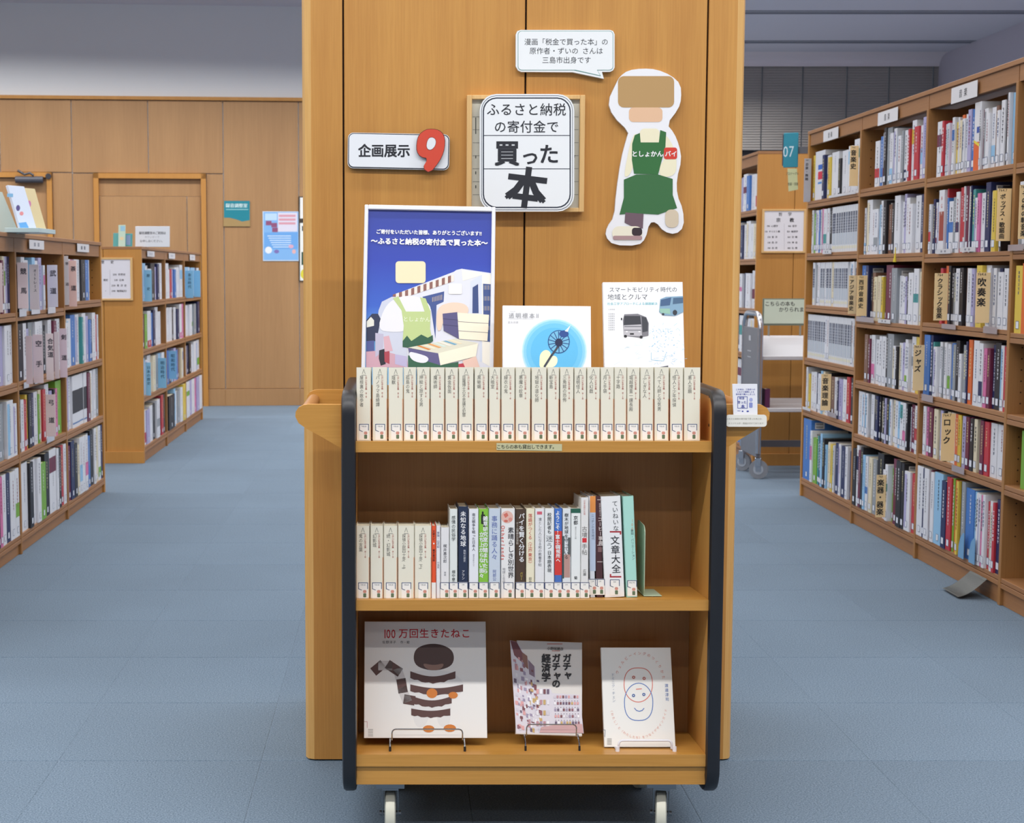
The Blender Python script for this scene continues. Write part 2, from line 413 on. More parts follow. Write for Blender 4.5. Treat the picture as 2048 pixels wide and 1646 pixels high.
def wall_item(name, label, cat, px, thick, m, parts):
    """flat item fixed on the back wall; px = x0,y0,x1,y1"""
    x0, y0, x1, y1 = px; a = wz(x0, y1); o = WT @ Vector((a[0], -.004-thick, a[1]))
    T = Matrix.Translation(o) @ Matrix.Rotation(ang, 4, 'Z')
    root = empty(name, label, cat, mat=T); pr = Print(T); b = pr.m(x1, y0)
    mb = MB(); mb.box(0, b[0], 0, thick, 0, b[1], m, bev=.001); mb.build('board', root)
    parts(pr); pr.build('print', root); return root
def teal(pr):
    C = crop(380, 340, 3.165)
    pr.poly([(215, 195), (378, 195), (378, 318), (330, 326), (290, 312), (250, 302), (215, 302)], '#0e7f90', C); pr.lay()
    pr.text('録音調整室', 295, 225, 28, '#d5e8e8', .03, C=C); pr.rect(228, 248, 368, 252, '#9fd0d2', C)
wall_item('door_sign', 'teal room sign with white characters beside the recessed door', 'sign', (447, 402, 500, 453), .006, M('#a58a5c', .3), teal)
def poster2(pr):
    C = crop(380, 340, 3.165)
    pr.rect(465, 265, 685, 570, '#7fb2e6', C); pr.lay(); pr.rect(556, 270, 680, 390, '#d9d6e6', C); pr.rect(475, 275, 550, 318, '#b9d6f2', C)
    pr.rect(470, 395, 682, 500, '#6aa4e2', C); pr.lay()
    for k in range(3): pr.text('お知らせします', 618, 290+24*k, 17, '#cf6f86', .02, C=C, sx=.8) if False else pr.rect(562, 283+24*k, 668, 297+24*k, '#d59aa9', C)
    for x, y in ((480, 322), (515, 335), (520, 365)): pr.rect(x, y, x+36, y+28, '#8c4f74', C)
    for k in range(6): pr.rect(490+7*k, 415+14*k, 640, 420+14*k, '#cfe3f6', C)
    pr.ell(497, 507, 22, 22, '#e3e9f2', C); pr.ell(548, 516, 16, 12, '#7a6fb0', C); pr.ell(640, 484, 16, 12, '#d8a9c0', C); pr.ell(658, 516, 12, 14, '#e0b0b0', C)
wall_item('wall_poster', 'light blue poster with small pictures taped on the wooden wall', 'poster', (526, 423, 597, 522), .002, M('#cfe0f2', .5), poster2)
def notices(pr):
    pr.rect(600, 395, 625, 437, '#e8e8e6'); pr.rect(600, 446, 625, 561, '#e6e8e4'); pr.lay(); pr.rect(604, 452, 612, 462, '#33353a'); pr.rect(603, 504, 612, 530, '#2d4a35'); pr.ell(609, 548, 8, 10, '#d9cf3c')
wall_item('notice_board', 'narrow dark board of white notices half hidden behind the pillar', 'notice', (598, 393, 628, 562), .008, M('#3a3128', .6), notices)

# back wall right with window and blinds
YW = 16.62
pa = PY(1490, 112, YW); pb = PY(1905, 112, YW); zt_b = pa.z; zb_b = PY(1500, 300, YW).z
wr = MB(); wr.box(-.2, 6.1, YW+.1, YW+.3, 0, zb_b-.08, white_wall); wr.box(-.2, 6.1, YW+.1, YW+.3, zt_b+.02, CEIL, white_wall); wr.box(pb.x+.05, 6.1, YW+.1, YW+.3, 0, CEIL, lilac_wall)
struct(wr.build('wall_back_right'))
wn = sempty('window_1', (0, YW+.15, 0))
xsm = [PY(x, 200, YW).x for x in (1370, 1450, 1524.6, 1605.7, 1694, 1778, 1866, 1905)]
fr = MB(); dk = M('#2c2a2e', .5)
fr.box(xsm[0], xsm[-1]+.05, -.12, .03, zb_b-.08, zb_b-.0, dk); fr.box(xsm[0], xsm[-1]+.05, 0, .05, zt_b, zt_b+.05, dk)
for x in xsm[::2]: fr.box(x-.02, x+.02, 0, .04, zb_b, zt_b, dk)
fr.build('window_frame', wn); MB().box(xsm[0], xsm[-1], .02, .026, zb_b, zt_b, M('#c9d6dd', .05, trans=.9)).build('glass_pane', wn)
sl_m = M('#b3aca6', .5)
for i, (a, b) in enumerate(zip(xsm[:-1], xsm[1:])):
    bl = empty('window_blind', ['blind panel mostly hidden behind the pillar', 'second blind panel hidden behind the pillar', 'slatted blind panel just right of the pillar top', 'grey slatted blind panel above the wooden bookcase end', 'grey slatted blind panel behind the teal number sign', 'middle grey slatted blind panel above the right bookcase', 'grey slatted blind panel with hanging glinting chain', 'narrow last blind panel beside the lilac wall'][i+0], 'blind', (a, YW, 0), group='window blinds')
    s = MB(); n = int((zt_b-zb_b)/.0275); w = b-a-.012
    for k in range(n):
        z = zt_b-.03-k*.0275
        s.add([(0, -.004, z-.0135), (w, -.004, z-.0135), (w, .006, z+.0135), (0, .006, z+.0135), (w, .0075, z+.0135), (0, .0075, z+.0135), (0, -.0025, z-.0135), (w, -.0025, z-.0135)], [(0, 1, 2, 3), (5, 4, 7, 6)], sl_m)
    so = s.build('slats', bl); so['kind'] = 'stuff'
    MB().box(0, w, -.02, .02, zt_b-.02, zt_b+.01, sl_m).build('head_rail', bl)
    MB().box(0, w, -.012, .01, zb_b, zb_b+.015, sl_m).build('bottom_rail', bl)
    cdn = MB(); cdn.tube([(w+.006, -.01, zt_b), (w+.006, -.01, zb_b+.2)], .003, M('#4a4850', .5), 5)
    if i == 5 or i == 6: 
        for q in range(6): cdn.cyl((w+.006, -.02, zb_b+.68-q*.03), (0, 0, 1), .006, .012, M('#d8d8e8', .15, 1), 6)
    cdn.build('cord', bl)

# ------------------------------------------------------------------ pillar (wood clad column)
YP = 3.60
pil = sempty('pillar', (0, YP, 0))
xl, xr = PY(607, 900, YP).x, PY(1480, 900, YP).x
xl, xr = -.2265, .823
j1, j2, j3 = PY(687, 300, YP).x, PY(1050, 300, YP).x, PY(1411.5, 300, YP).x
ch = .022; jg = .0022; HT = CEIL
MB().box(xl+.01, xr-.01, .012, .55, 0, HT, dark_joint).build('core', pil)
def ppanel(x0, x1): MB().box(x0, x1, 0, .012, .004, HT, pillar_w, bev=.0012).build('wood_panel', pil)
ppanel(j1+jg, j2-jg); ppanel(j2+jg, j3-jg)
def corner(x0, x1, side):
    m = MB()
    if side < 0:
        m.add([(x1, 0, .004), (x1, 0, HT), (x0+ch, 0, HT), (x0+ch, 0, .004)], [(0, 1, 2, 3)[::-1]], pillar_w)
        m.add([(x0+ch, 0, .004), (x0+ch, 0, HT), (x0+ch*.3, ch*.3, HT), (x0+ch*.3, ch*.3, .004), (x0, ch, HT), (x0, ch, .004), (x0, .55, HT), (x0, .55, .004)], [(0, 1, 2, 3)[::-1], (3, 2, 4, 5)[::-1], (5, 4, 6, 7)[::-1]], pillar_w2)
        m.add([(x1, 0, .004), (x1, 0, HT), (x1, .012, HT), (x1, .012, .004)], [(0, 1, 2, 3)], pillar_w)
    else:
        m.add([(x0, 0, .004), (x0, 0, HT), (x1-ch, 0, HT), (x1-ch, 0, .004)], [(0, 1, 2, 3)], pillar_w)
        m.add([(x1-ch, 0, .004), (x1-ch, 0, HT), (x1-ch*.3, ch*.3, HT), (x1-ch*.3, ch*.3, .004), (x1, ch, HT), (x1, ch, .004), (x1, .55, HT), (x1, .55, .004)], [(0, 1, 2, 3), (3, 2, 4, 5), (5, 4, 6, 7)], pillar_w2)
        m.add([(x0, 0, .004), (x0, 0, HT), (x0, .012, HT), (x0, .012, .004)], [(0, 1, 2, 3)[::-1]], pillar_w)
    m.build('corner_post', pil)
corner(xl, j1-jg, -1); corner(j3+jg, xr, 1)

# ------------------------------------------------------------------ boards fixed on the pillar
def board(name, label, cat, outline, Y, thick, m, draw, side=None, C=None, base_name='board'):
    if C: outline = [C(*p) for p in outline]
    a = PY(min(p[0] for p in outline), max(p[1] for p in outline), Y)
    T = Matrix.Translation((a.x, Y, a.z)); root = empty(name, label, cat, mat=T); pr = Print(T)
    mb = MB(); mb.prism([pr.m(*p) for p in outline], 0, thick, m, side or m); mb.build(base_name, root)
    draw(pr); pr.build('print', root); return root
def d_nine(pr):
    C = crop(680, 40, 4.114)
    q = [(70, 930), (900, 945), (893, 1232), (66, 1215)]
    pr.poly(skew_rr(q, .13), INK, C); pr.lay(); q2 = [(76, 936), (893, 952), (886, 1224), (73, 1206)]; pr.poly(skew_rr(q2, .12), '#e4e7ec', C); pr.lay()
    pr.text('企画展示', 363, 1075, 112, INK, .035, C=C, sx=.97)
def skew_rr(q, f):
    base = rr(0, 0, 1, 1, f, 5); ar = (q[1][0]-q[0][0])/(q[3][1]-q[0][1]); out = []
    for (u, v) in rr(0, 0, ar, 1, f*1.2, 5):
        u /= ar
        x = (1-u)*(1-v)*q[0][0]+u*(1-v)*q[1][0]+u*v*q[2][0]+(1-u)*v*q[3][0]; y = (1-u)*(1-v)*q[0][1]+u*(1-v)*q[1][1]+u*v*q[2][1]+(1-u)*v*q[3][1]
        out.append((x, y))
    return out
Cn = crop(680, 40, 4.114)
board('display_sign', 'white rounded sign with black characters on the pillar left side', 'sign', skew_rr([(66, 926), (903, 941), (897, 1236), (62, 1219)], .13), YP-.012, .011, M('#e4e7ec', .5), d_nine, M('#22242a', .6), Cn)
nine_o = [(700, 900), (760, 893), (820, 905), (858, 945), (868, 1010), (855, 1090), (820, 1165), (740, 1265), (676, 1222), (725, 1140), (660, 1128), (628, 1080), (628, 1010), (645, 945)]
nine_i = [(752, 965), (780, 975), (790, 1003), (780, 1040), (755, 1066), (728, 1068), (712, 1045), (716, 1005), (730, 975)]
def d9(pr):
    pr.poly(smooth_pts(nine_o, 1), '#54201c', Cn); pr.lay()
    c = (745, 1040); pr.poly(smooth_pts([(c[0]+(x-c[0])*.965, c[1]+(y-c[1])*.975) for x, y in nine_o], 1), '#cf4530', Cn); pr.lay()
    pr.poly(smooth_pts([(751+(x-751)*1.07, 1016+(y-1016)*1.07) for x, y in nine_i], 1), '#54201c', Cn); pr.lay(); pr.poly(smooth_pts(nine_i, 1), '#dfe2e6', Cn)
board('number_cutout', 'red figure nine cutout overlapping the white rounded sign', 'sign', smooth_pts(nine_o, 1), YP-.0205, .008, M('#cf4530', .5), d9, M('#54201c', .6), Cn)

# framed wooden board behind the big sign
fb = empty('wooden_notice_frame', 'pale wood notice frame half hidden behind the big lettered sign', 'frame', (0, YP-.022, 0)); T = Matrix.Translation((0, YP-.022, 0)); pr = Print(T)
a = pr.m(934, 190); b = pr.m(1168, 424); fw = .012; lw = wood('pale_frame_wood', '#cfa468', '#ddb67c', (200, 200, 6), .5)
for nm, (x0, x1, z0, z1) in {'l': (a[0], a[0]+fw, b[1], a[1]), 'r': (b[0]-fw, b[0], b[1], a[1]), 't': (a[0]+fw, b[0]-fw, a[1]-fw*.8, a[1]), 'b': (a[0]+fw, b[0]-fw, b[1], b[1]+fw*.8)}.items():
    MB().box(x0, x1, 0, .021, z0, z1, lw, bev=.001).build('frame_rail', fb)
MB().box(a[0]+fw, b[0]-fw, .012, .018, b[1]+.008, a[1]-.008, M('#d8d5c6', .6)).build('backing', fb)
pr.y = .0116
for k in range(7): pr.rect(946, 232+26*k, 1158, 233.2+26*k, '#9b9a90')
for yy in (234, 310, 342, 370): pr.rect(951, yy, 953, yy+6 if yy > 250 else yy+33, '#55554e')
pr.text('す', 1150, 312, 7, INK); pr.build('print', fb)
Cb = crop(1010, 40, 3.43)
def d_big(pr):
    def r(x0, y0, x1, y1, rad, c): pr.rrect(x0, y0, x1, y1, rad, c)
    r(962.5, 191, 1145.5, 420, 30, '#555a66'); pr.lay(); r(963.6, 192.2, 1144.4, 418.8, 29, '#e6e9ec'); pr.lay()
    r(965.5, 195, 1141.5, 416, 27, '#232a3c'); pr.lay(); r(968, 197.5, 1139, 413.5, 25, '#e6e9ec'); pr.lay()
    pr.rect(965.5, 270.3, 1141.5, 271.8, '#232a3c'); pr.rect(965.5, 337, 1141.5, 338.4, '#232a3c'); pr.lay()
    pr.text('ふるさと納税', 1053, 219, 26.5, INK, .006, gap=1.02); pr.text('の寄付金で', 1053, 253.5, 26, INK, .006, gap=1.02)
    pr.text('買', 1014, 306, 53, INK, .035); pr.text('っ', 1060, 312, 40, INK, .02); pr.text('た', 1098, 308, 42, INK, .025)
    pr.text('本', 1053, 375, 84, INK, .045, rot=-.12)
board('big_lettered_sign', 'large white rounded sign with big black brush characters', 'sign', rr(959.5, 188, 1148.5, 423, 33), YP-.036, .012, M('#e6e9ec', .5), d_big, M('#d5d7da', .5))
def d_bub(pr):
    o = smoothb = [(85, 75), (745, 75), (750, 340), (640, 345), (655, 385), (465, 345), (100, 345), (85, 320)]
    pr.rrect(88, 75, 742, 345, 26, '#4f8f86', Cb); pr.poly([(468, 344), (658, 385), (632, 342)], '#4f8f86', Cb); pr.lay()
    pr.rrect(91, 78, 739, 342, 24, '#e7eaec', Cb); pr.poly([(474, 340), (652, 380), (628, 338)], '#e7eaec', Cb); pr.lay()
    pr.text('漫画「税金で買った本」の', 420, 150, 49, INK, .004, C=Cb); pr.text('原作者・ずいの さんは', 420, 212, 49, INK, .004, C=Cb); pr.text('三島市出身です', 422, 275, 49, INK, .004, C=Cb)
bub = [(108, 68), (722, 68), (742, 76), (752, 98), (752, 325), (742, 345), (722, 355), (665, 356), (678, 403), (465, 358), (112, 355), (90, 345), (74, 318), (74, 98), (84, 76)]
board('speech_bubble_sign', 'white speech bubble board with three lines of characters', 'sign', bub, YP-.013, .011, M('#e7eaec', .5), d_bub, M('#cfd2d4', .5), Cb)
# white cutout board with a plain abstract stand-in for the artwork
cut = [(845, 345), (940, 332), (1040, 338), (1140, 380), (1205, 440), (1210, 540), (1190, 610), (1110, 715), (1160, 775), (1195, 860), (1212, 960), (1178, 1090), (1180, 1200), (1222, 1300), (1228, 1420), (1170, 1472), (1090, 1452), (1035, 1385), (990, 1392), (965, 1500), (915, 1548), (745, 1545), (688, 1485), (700, 1420), (750, 1350), (762, 1190), (795, 960), (835, 810), (850, 765), (740, 660), (705, 560), (765, 430), (790, 385)]
def d_cut(pr):
    C = Cb
    pr.poly(rr(775, 385, 1160, 600, 40), '#b5915f', C); pr.poly(rr(850, 600, 1080, 700, 30), '#e0b896', C); pr.lay()
    pr.rrect(925, 745, 1060, 850, 30, '#e9e2c4', C); pr.poly(smooth_pts([(870, 800), (910, 770), (900, 900), (870, 1050), (815, 1090), (830, 980)], 2), '#e9e2c4', C); pr.poly(smooth_pts([(1090, 770), (1150, 850), (1180, 960), (1170, 1070), (1060, 1080), (1060, 1000), (1100, 950)], 2), '#e9e2c4', C); pr.lay()
    pr.poly([(890, 790), (925, 775), (930, 840), (1055, 840), (1065, 755), (1105, 770), (1100, 870), (1065, 1000), (1050, 1060), (885, 1055), (870, 960), (872, 850)], '#2e6a36', C)
    pr.poly([(815, 1095), (900, 1060), (1050, 1060), (1150, 1090), (1150, 1200), (1180, 1290), (1050, 1335), (880, 1325), (785, 1335), (815, 1220)], '#35693c', C); pr.lay()
    pr.rrect(1090, 875, 1180, 955, 16, '#cf3a2c', C); pr.lay(); pr.text('バイ', 1138, 918, 42, WHT, .03, C=C); pr.text('としょかん', 976, 918, 44, WHT, .035, C=C)
    pr.poly([(825, 1320), (950, 1330), (945, 1430), (880, 1420), (820, 1390)], '#6b5560', C); pr.rrect(735, 1415, 942, 1510, 45, '#e7e1cd', C); pr.rrect(1098, 1300, 1190, 1425, 40, '#cfc0a8', C); pr.lay()
    pr.rrect(870, 1425, 940, 1480, 20, '#33262c', C); pr.rrect(740, 1480, 940, 1508, 12, '#a98a8c', C)
board('foam_board_cutout', 'tall white foam cutout with green and tan print right of the lettered sign', 'sign', smooth_pts(cut, 1), YP-.012, .011, M('#e8e8ec', .5), d_cut, M('#d0d0d2', .5), Cb)
# ================================================================== BOOK CART
YF = 3.04; YBK = 3.49; CX0, CX1 = PY(711, 1000, YF).x, PY(1423.5, 1000, YF).x     # inner width
PT = .028; ZT = PY(711, 785, YF+.01).z; ZB = PY(711, 1594, YF).z
cart = empty('book_cart', 'oak book cart with black rubber edges standing before the wooden pillar', 'cart', (0, 0, 0))
blk = M('#1b1c21', .38); blk2 = M('#1d1e22', .45)
yc = (YF+YBK)/2
def side_outline(ins=0):
    y0, y1 = YF+ins, YBK-ins; z0, z1 = ZB+ins, ZT-ins; r = .045-ins*.5; pts = []
    for cx, cz, a0 in ((y1-.06, z0+.06, -90), (y1-r, z1-r, 0), (y0+r, z1-r, 90), (y0+.06, z0+.06, 180)):
        rad = r if cz > .5 else .06
        for k in range(7): a = math.radians(a0+15*k); pts.append((cx+rad*math.cos(a), cz+rad*math.sin(a)))
    return pts
for sx, xo in ((-1, CX0-PT), (1, CX1)):
    mb = MB(); o = side_outline(.004); T = Matrix(((0, 1, 0, 0), (1, 0, 0, 0), (0, 0, 1, 0), (0, 0, 0, 1)))   # local x->world y
    mb.prism(o, xo+.0004, xo+PT-.0004, cart_v, T=T); mb.build('side_panel', cart)
    # rubber edging : swept T moulding
    mb = MB(); o = side_outline(0); n = len(o); sec = [(-.0012, .010), (.001, -.001), (.006, -.004), (PT-.006, -.004), (PT-.001, -.001), (PT+.0012, .010)]
    vs = []; c = Vector((sum(p[0] for p in o)/n, sum(p[1] for p in o)/n))
    for i, p in enumerate(o):
        a = Vector(o[i-1]); b = Vector(o[(i+1) % n]); d = (b-a).normalized(); nn = Vector((d.y, -d.x))
        if nn.dot(Vector(p)-c) < 0: nn = -nn
        for (x, off) in sec: q = Vector(p)-nn*off; vs.append((xo+x, q.x, q.y))
    m = len(sec); fs = []
    for i in range(n):
        for k in range(m-1):
            A, B = i*m+k, ((i+1) % n)*m+k; fs.append((A, B, B+1, A+1))
    mb.add(vs, fs, blk); ob = mb.build('rubber_edge', cart, True)
Y_BP = 3.25
zs_top = PY(800, 882.5, YF+.01).z; zs_mid = PY(800, 1199.5, YF+.01).z; zs_bot = PY(800, 1508.5, YF+.01).z
drop = .014
def shelf(zf, th, name='shelf', y1=Y_BP-.001):
    mb = MB(); y0 = YF+.008
    q = lambda x, y, z: (x, y, z-drop*(y-y0)/(Y_BP-y0))
    vs = [q(x, y, z) for x in (CX0, CX1) for y in (y0, y1) for z in (zf-th, zf)]
    mb.add(vs, [(0, 1, 3, 2), (4, 6, 7, 5), (0, 4, 5, 1), (2, 3, 7, 6), (0, 2, 6, 4), (1, 5, 7, 3)], cart_h); mb.build(name, cart)
MB().box(CX0, CX1, Y_BP, Y_BP+.012, zs_top-.028, zs_top+.10, cart_back).build('upper_divider', cart)
shelf(zs_top, .0225); shelf(zs_mid, .0225); shelf(zs_bot, .0255)
za = PY(800, 1567, YF+.02).z
MB().box(CX0, CX1, YF+.014, YF+.032, za, zs_bot-.027, cart_h).build('bottom_rail', cart)
MB().box(CX0, CX1, Y_BP, Y_BP+.012, zs_bot-.03, zs_top-.03, cart_back).build('back_panel', cart)
for z in (zs_top, zs_mid, zs_bot): MB().box(CX0, CX1, Y_BP+.0125, YBK-.01, z-.035, z-.014, cart_h).build('rear_shelf', cart)
MB().box(CX0, CX1, YBK-.03, YBK-.012, za, zs_bot-.036, cart_h).build('bottom_rail', cart)
MB().box(CX0, CX1, YF+.034, YBK-.032, za+.005, za+.02, cart_h).build('base_board', cart)
sc_ = MB()
for z in (zs_top+.03, zs_top+.09, zs_mid-.02):
    sc_.cyl((CX1-.0008, YF+.04, z), (1, 0, 0), .003, .001, M('#4a321a', .6), 10)
sc_.build('peg_hole', cart)
# handles
def hboard(pts, Y, th):
    C = [PY(x, y, Y) for x, y in pts]; mb = MB(); mb.prism([(p.x, p.z) for p in C], Y, Y+th, cart_h, cart_v); mb.build('handle_board', cart)
hl = [(683, 809.5), (683, 897), (640, 872), (612, 857), (597, 846), (590.5, 833), (591.5, 823), (597, 815), (606, 810.5), (616, 809)]
hr = [(1451, 897), (1451, 809), (1512, 808.5), (1524, 810), (1534, 816), (1539.5, 826), (1538, 839), (1528, 850), (1510, 861), (1480, 879)]
hboard(hl, YF+.018, .018); hboard(hr, YF+.018, .018)
k = (YF+.018)/(YBK-.04)
def back(pts):
    out = []
    for x, y in pts:
        p = PY(x, y, YF+.018); u, v, _ = proj((p.x, YBK-.04, p.z)); out.append((u, v))
    return out
hboard(back(hl), YBK-.04, .018); hboard(back(hr), YBK-.04, .018)
dow = wood('dowel_wood', '#9b6c40', '#b58252', (200, 8, 200), .4)
for px, py in ((606, 832), (1524, 831)):
    p = PY(px, py, YF+.018); mb = MB(); mb.tube([(p.x, YF+.036, p.z), (p.x, YBK-.04, p.z)], .0135, dow, 18); mb.build('handle_bar', cart, True)
# casters
ivory = M('#cfcdbd', .45); steel = M('#8e9093', .3, 1)
def caster(x, y, rot):
    e = bpy.data.objects.new('caster', None); COL.objects.link(e); e.parent = cart; e.location = (x, y, 0); e.rotation_euler = (0, 0, rot)
    r = .049; mb = MB(); n = 32; prof = [(-.0115, r-.006), (-.009, r-.001), (0, r), (.009, r-.001), (.0115, r-.006), (.0115, .02), (.008, .018), (.008, .006)]
    prof = [(-.008, .006), (-.008, .018), (-.0115, .02)]+prof
    vs = []
    for i in range(n):
        a = 2*math.pi*i/n
        for (px, rr_) in prof: vs.append((px, rr_*math.cos(a), r+rr_*math.sin(a)))
    m = len(prof); fs = [(i*m+k, ((i+1) % n)*m+k, ((i+1) % n)*m+k+1, i*m+k+1) for i in range(n) for k in range(m-1)]
    mb.add(vs, fs, ivory); mb.build('wheel', e, True)
    f = MB()
    for s in (-1, 1):
        f.add([(s*.0155, -.012, .045), (s*.0155, .012, .045), (s*.0155, .03, .112), (s*.0155, -.03, .112), (s*.0175, -.012, .045), (s*.0175, .012, .045), (s*.0175, .03, .112), (s*.0175, -.03, .112)], [(0, 1, 2, 3), (4, 7, 6, 5), (0, 4, 5, 1), (1, 5, 6, 2), (2, 6, 7, 3), (3, 7, 4, 0)], steel)
    f.box(-.0175, .0175, -.03, .03, .108, .112, steel); f.cyl((0, 0, r), (1, 0, 0), .005, .046, steel, 12); f.build('fork', e)
    p = MB(); p.box(-.03, .03, -.035, .035, .114, za+.004, steel); p.cyl((0, 0, .116), (0, 0, 1), .02, .01, steel, 16); p.build('swivel_plate', e)
x0 = PY(780.5, 1600, YF+.07).x; x1 = PY(1322, 1600, YF+.07).x
caster(x0, YF+.07, 0); caster(x1, YF+.07, -.16); caster(x0, YBK-.08, .1); caster(x1, YBK-.08, .2)
# edge sticker
T = Matrix.Translation((0, YF+.0075, 0)); pr = Print(T)
pr.poly([(993, 886), (1124, 888), (1124, 902), (993, 900)], M('#c9c49b', .3)); pr.lay(); pr.text('こちらの本も貸出しできます。', 1053, 893.5, 9.2, '#2c3326', .012, gap=.93)
o = pr.build('shelf_sticker', cart); o.matrix_basis = T; o['label'] = 'pale yellow sticker with black characters on the top shelf edge'

# ------------------------------------------------------------------ books on the cart
cream = M('#e4dfcd', .5); pagem = M('#e9e2cb', .8); orange = M('#d8793a', .5)
GI = {'white': M('#e9e9e6', .45)}
n_book = [0]
def bookmesh(mb, w, h, d, cov, side=None, page=pagem, rnd=.0018, half=None):
    """x 0..w spine width, y 0..d depth, z 0..h"""
    t = .0014; side = side or cov
    mb.add([(0, rnd, 0), (rnd*.6, 0, 0), (w-rnd*.6, 0, 0), (w, rnd, 0), (0, rnd, h), (rnd*.6, 0, h), (w-rnd*.6, 0, h), (w, rnd, h), (w, 2*t+rnd, h), (0, 2*t+rnd, h), (0, 2*t+rnd, 0), (w, 2*t+rnd, 0)],
           [(1, 2, 6, 5), (0, 1, 5, 4), (2, 3, 7, 6), (4, 5, 6, 7, 8, 9), (0, 10, 11, 3, 2, 1)], cov)
    for x0, x1 in ((0, t), (w-t, w)):
        if half:
            mb.box(x0, x1, rnd, d, 0, h*half, side); mb.box(x0, x1, rnd, d, h*half, h, cov)
        else: mb.box(x0, x1, rnd, d, 0, h, side)
    mb.box(t, w-t, rnd+t, d-.002, .0015, h-.003, page)
def sticker(pr, cx, yb, small=False, num='918.68', full=False):
    """library spine label with a plain coloured stamp, drawn in photo pixels above yb"""
    w = 9.5 if not small else 6.5
    navy = '#3b4a70'
    pr.rect(cx-w, yb-33, cx+w, yb-1, '#edebe6'); pr.lay()
    pr.line([(cx-w+.5, yb-20), (cx-w+.5, yb-32), (cx+w-.5, yb-32), (cx+w-.5, yb-20)], 1.3, navy); pr.line([(cx-w+.5, yb-20), (cx-w*.3, yb-17.5)], 1.2, navy)
    pr.text(num, cx, yb-28, 4.2, '#6b6f78', sx=.85)
    sx_ = cx+w*.35; pr.rrect(sx_-3.4, yb-17.5, sx_+3.4, yb-11.5, 2.4, '#c98e80'); pr.rrect(sx_-3, yb-11, sx_+3, yb-3, 1.2, '#5e7359')
vols = [(713, 742, '屋根裏の散歩者'), (745, 774.5, 'パノラマ島綺譚'), (777, 806, '陰獣'), (807.3, 832, '孤島の鬼'), (834, 859.5, '押絵と旅する男'), (861, 889, '魔術師'), (890.5, 916, '黄金仮面'), (917.5, 947, '目羅博士の不思議な犯罪'), (949, 976, '黒蜥蜴'), (978, 1001, '大暗室'), (1002.5, 1029.5, '緑衣の鬼'), (1031, 1061, '悪魔の紋章'), (1063, 1093, '地獄の道化師'), (1095, 1118, '新宝島'), (1120, 1147, '三角館の恐怖'), (1148.5, 1172.5, '透明怪人'), (1174, 1199.5, '化人幻戯'), (1201, 1227.5, '月と手袋'), (1228.5, 1253, '十字路'), (1254, 1279, '堀越捜査一課長殿'), (1280.5, 1307, 'ふしぎな人'), (1308.5, 1337.5, 'ぺてん師と空気男'), (1340, 1366, '怪人と少年探偵'), (1367.5, 1400.5, '悪人志願')]
SL = math.atan(drop/.2)
ordw = lambda n: {1: 'first', 2: 'second', 3: 'third', 4: 'fourth', 5: 'fifth', 6: 'sixth', 7: 'seventh', 8: 'eighth', 9: 'ninth', 10: 'tenth', 11: 'eleventh', 12: 'twelfth'}.get(n) or f"{n}{'st' if n % 10 == 1 and n != 11 else 'nd' if n % 10 == 2 and n != 12 else 'rd' if n % 10 == 3 and n != 13 else 'th'}"
def cart_book(xa, xb, yb, yt, Y, zshelf, cov, label, draw, group, d=.105, side=None, half=None, roll=0, back=SL, name='book', yaw=0):
    pa, pb_ = PY(xa, yb, Y), PY(xb, yb, Y); w = pb_.x-pa.x
    z = zshelf-drop*(Y-YF-.008)/.2+.0004
    T = Matrix.Translation((pa.x, Y, z)) @ Matrix.Rotation(yaw, 4, 'Z') @ Matrix.Rotation(roll, 4, 'Y') @ Matrix.Rotation(-back, 4, 'X')
    pr = Print(T, base=.0004); h = pr.m((xa+xb)/2, yt)[1]
    root = MB(); bookmesh(root, w, h, d, cov, side, half=half)
    o = root.build(name, mat=T); tag(o, label, 'book', group)
    pr.bg(w, h, cov); draw(pr, (xa+xb)/2, yt, yb); po = pr.build('spine_print', o)
    if po: po.matrix_parent_inverse = Matrix.Identity(4); po.matrix_basis = Matrix.Identity(4)
    return o
def d_vol(title, n, w=27):
    def f(pr, cx, yt, yb):
        pr.rect(cx+w/2-1.5, yt+63, cx+w/2-.3, yb-1, '#dca076'); pr.rect(cx-w/2+.3, yt+63, cx-w/2+.9, yb-1, '#e3b795')
        s = yt+7; pr.line([(cx-3, s+6), (cx, s-3), (cx+3, s+6)], .8, '#77756f'); pr.rect(cx-4.5, s+8, cx+4.5, s+9, '#8d8b84')
        L = len(title); pr.text(title, cx-4.3, yt+16, 9.2 if L < 10 else 8.4, '#55534e', 0, True, C=None, sx=.88, gap=.98 if L < 9 else .9)
        pr.text('江戸川乱歩全集', cx+4.8, yt+16, 4.3, '#b0584c', .01, True, gap=.97); pr.text('第%d巻' % n, cx+4.8, yt+50, 3.6, '#b0584c', 0, True)
        sticker(pr, cx+.5, yb)
    return f
for i, (a, b, t) in enumerate(vols):
    n = i+1
    wd = 'thick' if b-a > 28.4 else ('slim' if b-a < 25 else 'medium')
    lab = 'leftmost cream paperback on the cart top shelf' if i == 0 else ('rightmost cream paperback on the cart top shelf' if i == 23 else f'{wd} cream paperback, {ordw(n)} from left on the cart top shelf')
    cart_book(a, b, 880.5, 734.5+random.Random(i).uniform(-.4, .4), YF+.03, zs_top, cream, lab, d_vol(t, n, b-a), 'cream paperbacks on the cart top shelf', side=orange, half=.56)
G2 = 'books on the cart middle shelf'; YM = YF+.03; yb = 1197.5
